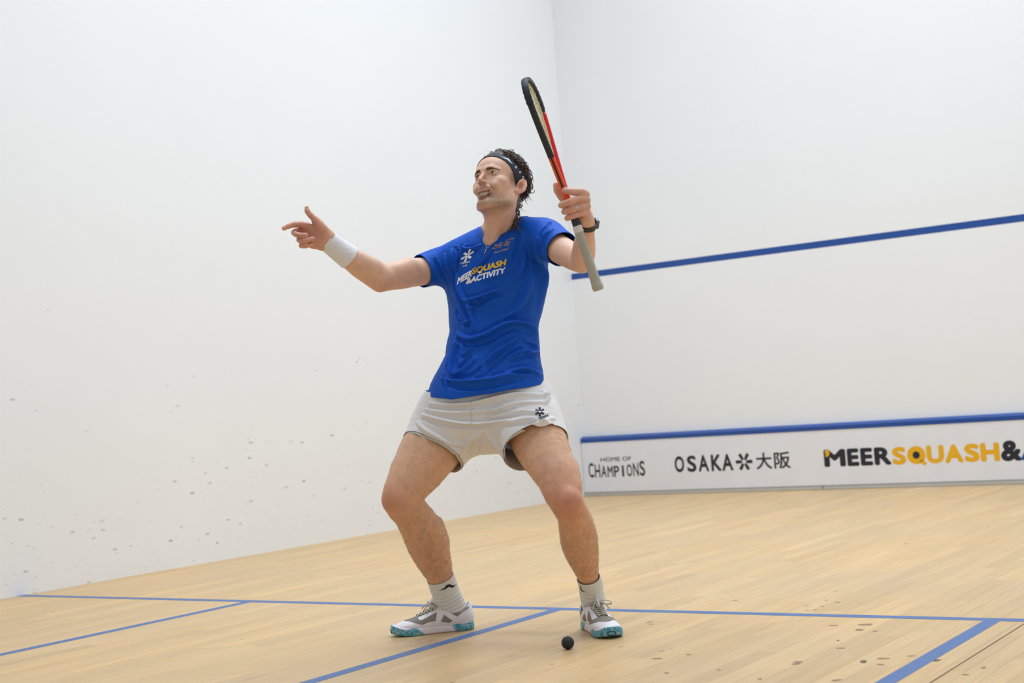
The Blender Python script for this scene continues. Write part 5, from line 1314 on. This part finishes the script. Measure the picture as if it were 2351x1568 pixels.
# strings: real, far too thin to pick apart
mb = MB()
def wat(y): return np.interp(y, half[:, 1], half[:, 0])
yy = half[:, 1]
for x in np.linspace(-.084, .084, 15):
    ok = half[half[:, 0] >= abs(x)+.001]
    if len(ok) < 2: continue
    y0, y1 = ok[:, 1].min(), ok[:, 1].max(); ys = np.linspace(y0, y1, 30)
    xs = x*np.clip((ys-.30)/.22, .25, 1)
    add_tube(mb, np.stack([xs, ys, .0007*np.sin(ys*400)], 1), .00075, seg=4, caps=False)
for y in np.arange(.365, .68, .0115):
    w = wat(y) if y < .62 else np.interp(y, half[30:, 1], half[30:, 0]); xs = np.linspace(-w, w, 14)
    add_tube(mb, np.stack([xs, 0*xs+y, .0007*np.cos(xs*400)], 1), .00075, seg=4, caps=False)
o = robj('strings', np.concatenate(mb.V), np.concatenate(mb.F4), M['string']); o['kind'] = 'stuff'
# throat, shaft, collar, grip, butt cap
def shaft(rows, name, mat, seg=24, k=.75, ridge=None, parent=None):
    Q = np.array(rows, float); a = np.linspace(0, 2*np.pi, seg, endpoint=False)
    V = []
    for y, rx, rz in Q:
        cx = np.sign(np.cos(a))*np.abs(np.cos(a))**k; cz = np.sign(np.sin(a))*np.abs(np.sin(a))**k; m = 1.0
        if ridge: m = 1+ridge*np.maximum(0, np.sin((y*2*np.pi/.026)+a))**6
        V.append(np.stack([rx*cx*m, 0*a+y, rz*cz*m], 1))
    n = len(Q); V = np.concatenate(V+[np.array([[0, Q[0, 0], 0], [0, Q[-1, 0], 0]])])
    i = np.arange(n-1)[:, None]; j = np.arange(seg)[None]; F = np.stack([i*seg+j, (i+1)*seg+j, (i+1)*seg+(j+1) % seg, i*seg+(j+1) % seg], -1).reshape(-1, 4)
    z = np.arange(seg); c = np.concatenate([np.stack([0*z+n*seg, z, (z+1) % seg], 1), np.stack([0*z+n*seg+1, (n-1)*seg+(z+1) % seg, (n-1)*seg+z], 1)])
    return robj(name, V, [F, c], mat, parent)
shaft([(.268, .0105, .0105), (.285, .0115, .0105), (.305, .015, .0103), (.322, .0165, .0100), (.33, .012, .0098)], 'throat', M['r_orange'])
shaft([(.190, .0130, .0128), (.20, .0128, .0125), (.235, .0118, .0115), (.27, .0108, .0108)], 'shaft', M['r_black'])
gy = np.linspace(.018, .188, 90)
shaft([(y, np.interp(y, [.0, .03, .06, .12, .19], [.0175, .0160, .0152, .0152, .0145]), np.interp(y, [.0, .03, .06, .12, .19], [.0175, .0158, .0145, .0142, .0140])) for y in gy], 'grip', M['grip'], ridge=.05)
shaft([(.186, .0150, .0145), (.188, .0152, .0147), (.205, .0145, .0142), (.207, .0135, .0132)], 'grip_collar', M['collar_white'])
shaft([(-.004, .0120, .0120), (-.002, .0165, .0160), (.006, .0182, .0178), (.014, .0180, .0176), (.022, .0166, .0163)], 'butt_cap', M['grip'])
mb = MB()
for k in range(5):
    aa = -2.6+k*.62; r_ = .0152
    L = np.array([(r_*math.cos(aa+d_), .197+e_, r_*.97*math.sin(aa+d_)) for d_, e_ in ((-.14, -.002), (.14, -.002), (.14, .002), (-.14, .002))]); mb.add(L, np.array([(0, 1, 2, 3)]))
robj('collar_marks', np.concatenate(mb.V), np.concatenate(mb.F4), M['black'])
# ball
M['ball'] = plain('black_rubber', srgb(30, 31, 36), .62, noise=.2, scale=200, bump=.25, bscale=900)
bc = np.array([3.70, 3.552, .0202])
ball = tag(empty('squash_ball', (bc[0], bc[1], 0)), 'small black rubber squash ball on the floor before the right shoe', 'ball')
V, F = ball_vf(np.array([0, 0, bc[2]]), .0200, .0200, .0200, np.eye(3), 40, 30)
link('sphere', mesh_np('sphere', V, F), M['ball'], ball)
M['ball_dot'] = plain('yellow_dot', srgb(220, 190, 40), .5)
for ang in (.4, 1.0):
    d_ = nrm(HF*math.cos(ang)+UZ*.3+HR*math.sin(ang)); X = nrm(np.cross(d_, UZ)); Y = np.cross(d_, X); V2, F2 = disc_vf(12)
    link('dot', mesh_np('dot', np.array([0, 0, bc[2]])+d_*.02005+V2[:, :1]*.0014*X+V2[:, 1:]*.0014*Y, F2), M['ball_dot'], ball)
# ================================================================ fine dark hair on legs and forearms
M['body_hair'] = plain('fine_body_hair', srgb(104, 74, 50), .6, noise=.2)
rl = np.random.RandomState(4)
leg = np.flatnonzero((BV[:, 2] < .70) & (BV[:, 2] > .19))
w = np.where(BV[leg, 2] < .46, 1.0, .42); kn = np.maximum(gauss(BV[leg], at(897, 1150, 4.715), .06), gauss(BV[leg], at(1312, 1152, 4.49), .06)); w = w*np.clip(1-1.3*kn, .02, 1)
pick = rl.choice(leg, 6500, p=w/w.sum()); p = BV[pick]; nn_ = BN[pick]
dn = -UZ+.32*rl.randn(len(p), 3); tn = nrm(dn-nn_*np.einsum('ij,ij->i', dn, nn_)[:, None]); L = (.006+.007*rl.rand(len(p)))[:, None]
cu = nrm(np.cross(tn, nn_))*(rl.randn(len(p))*.2)[:, None]
Q = [p-nn_*.0005, p+nn_*.0012+tn*L*.4+cu*L*.15, p+nn_*.0016+tn*L*.75+cu*L*.45, p+nn_*.0014+tn*L+cu*L*.8]
rad = [.00014, .00013, .0001, .00004]; Vh = []; b1 = nrm(np.cross(nn_, tn))
for q, r in zip(Q, rad):
    for a in (0, 2.094, 4.189): Vh.append(q+r*(math.cos(a)*nn_+math.sin(a)*b1))
Vh = np.stack(Vh, 1); n = len(p); base = np.arange(n)[:, None]*12
fs = np.array([(3*i+j, 3*i+(j+1) % 3, 3*i+3+(j+1) % 3, 3*i+3+j) for i in range(3) for j in range(3)])
o = pobj('body_hair', Vh.reshape(-1, 3), (base[:, :, None]+fs[None]).reshape(-1, 4), M['body_hair'], o_body); o['kind'] = 'stuff'
# ================================================================ dried brown drips on the boards
M['stain'] = plain('dried_brown_drip', srgb(150, 112, 78), .5, noise=.15, scale=60)
M['stain_dark'] = plain('dark_scuff', srgb(92, 74, 58), .6, noise=.15, scale=60)
rs = random.Random(21)
def stain(px, py, r, mat):
    c = ground(px, py); n = 16; V = []
    ph = [rs.random()*6.28 for _ in range(3)]; el = .75+.5*rs.random()
    for k in range(n):
        a = 2*math.pi*k/n; q = r*(1+.18*math.sin(2*a+ph[0])+.12*math.sin(3*a+ph[1])+.08*math.sin(5*a+ph[2])); V.append((c[0]+q*math.cos(a)*el, c[1]+q*math.sin(a)/el, .0004))
    V.append((c[0], c[1], .0004))
    link('floor_stain', mesh_np('floor_stain', np.array(V), np.array([(k, (k+1) % n, n) for k in range(n)]), False), mat, fl)
for px, py, r in ((1988, 1434, .020), (1913, 1436, .013), (1973, 1446, .015), (2009, 1449, .009), (1925, 1416, .011), (1923, 1383, .009), (1887, 1392, .007), (1852, 1391, .006), (1872, 1400, .006), (1853, 1402, .006), (1897, 1378, .006),
                  (1832, 1520, .013), (1828, 1524, .012), (1920, 1562, .013), (1983, 1517, .010), (2027, 1512, .013), (2022, 1526, .010), (1931, 1488, .011), (1508, 1512, .012), (1530, 1545, .009), (1490, 1428, .010), (1495, 1433, .008), (1581, 1503, .008), (2276, 1295, .006), (1650, 1538, .006), (2258, 1533, .009), (2217, 1549, .009), (2092, 1506, .009)):
    stain(px, py, r, M['stain'])
for px, py, r in ((1745, 1559, .006), (1982, 1520, .011), (2148, 1516, .014), (2232, 1447, .010), (1924, 1470, .006)): stain(px, py, r, M['stain_dark'])
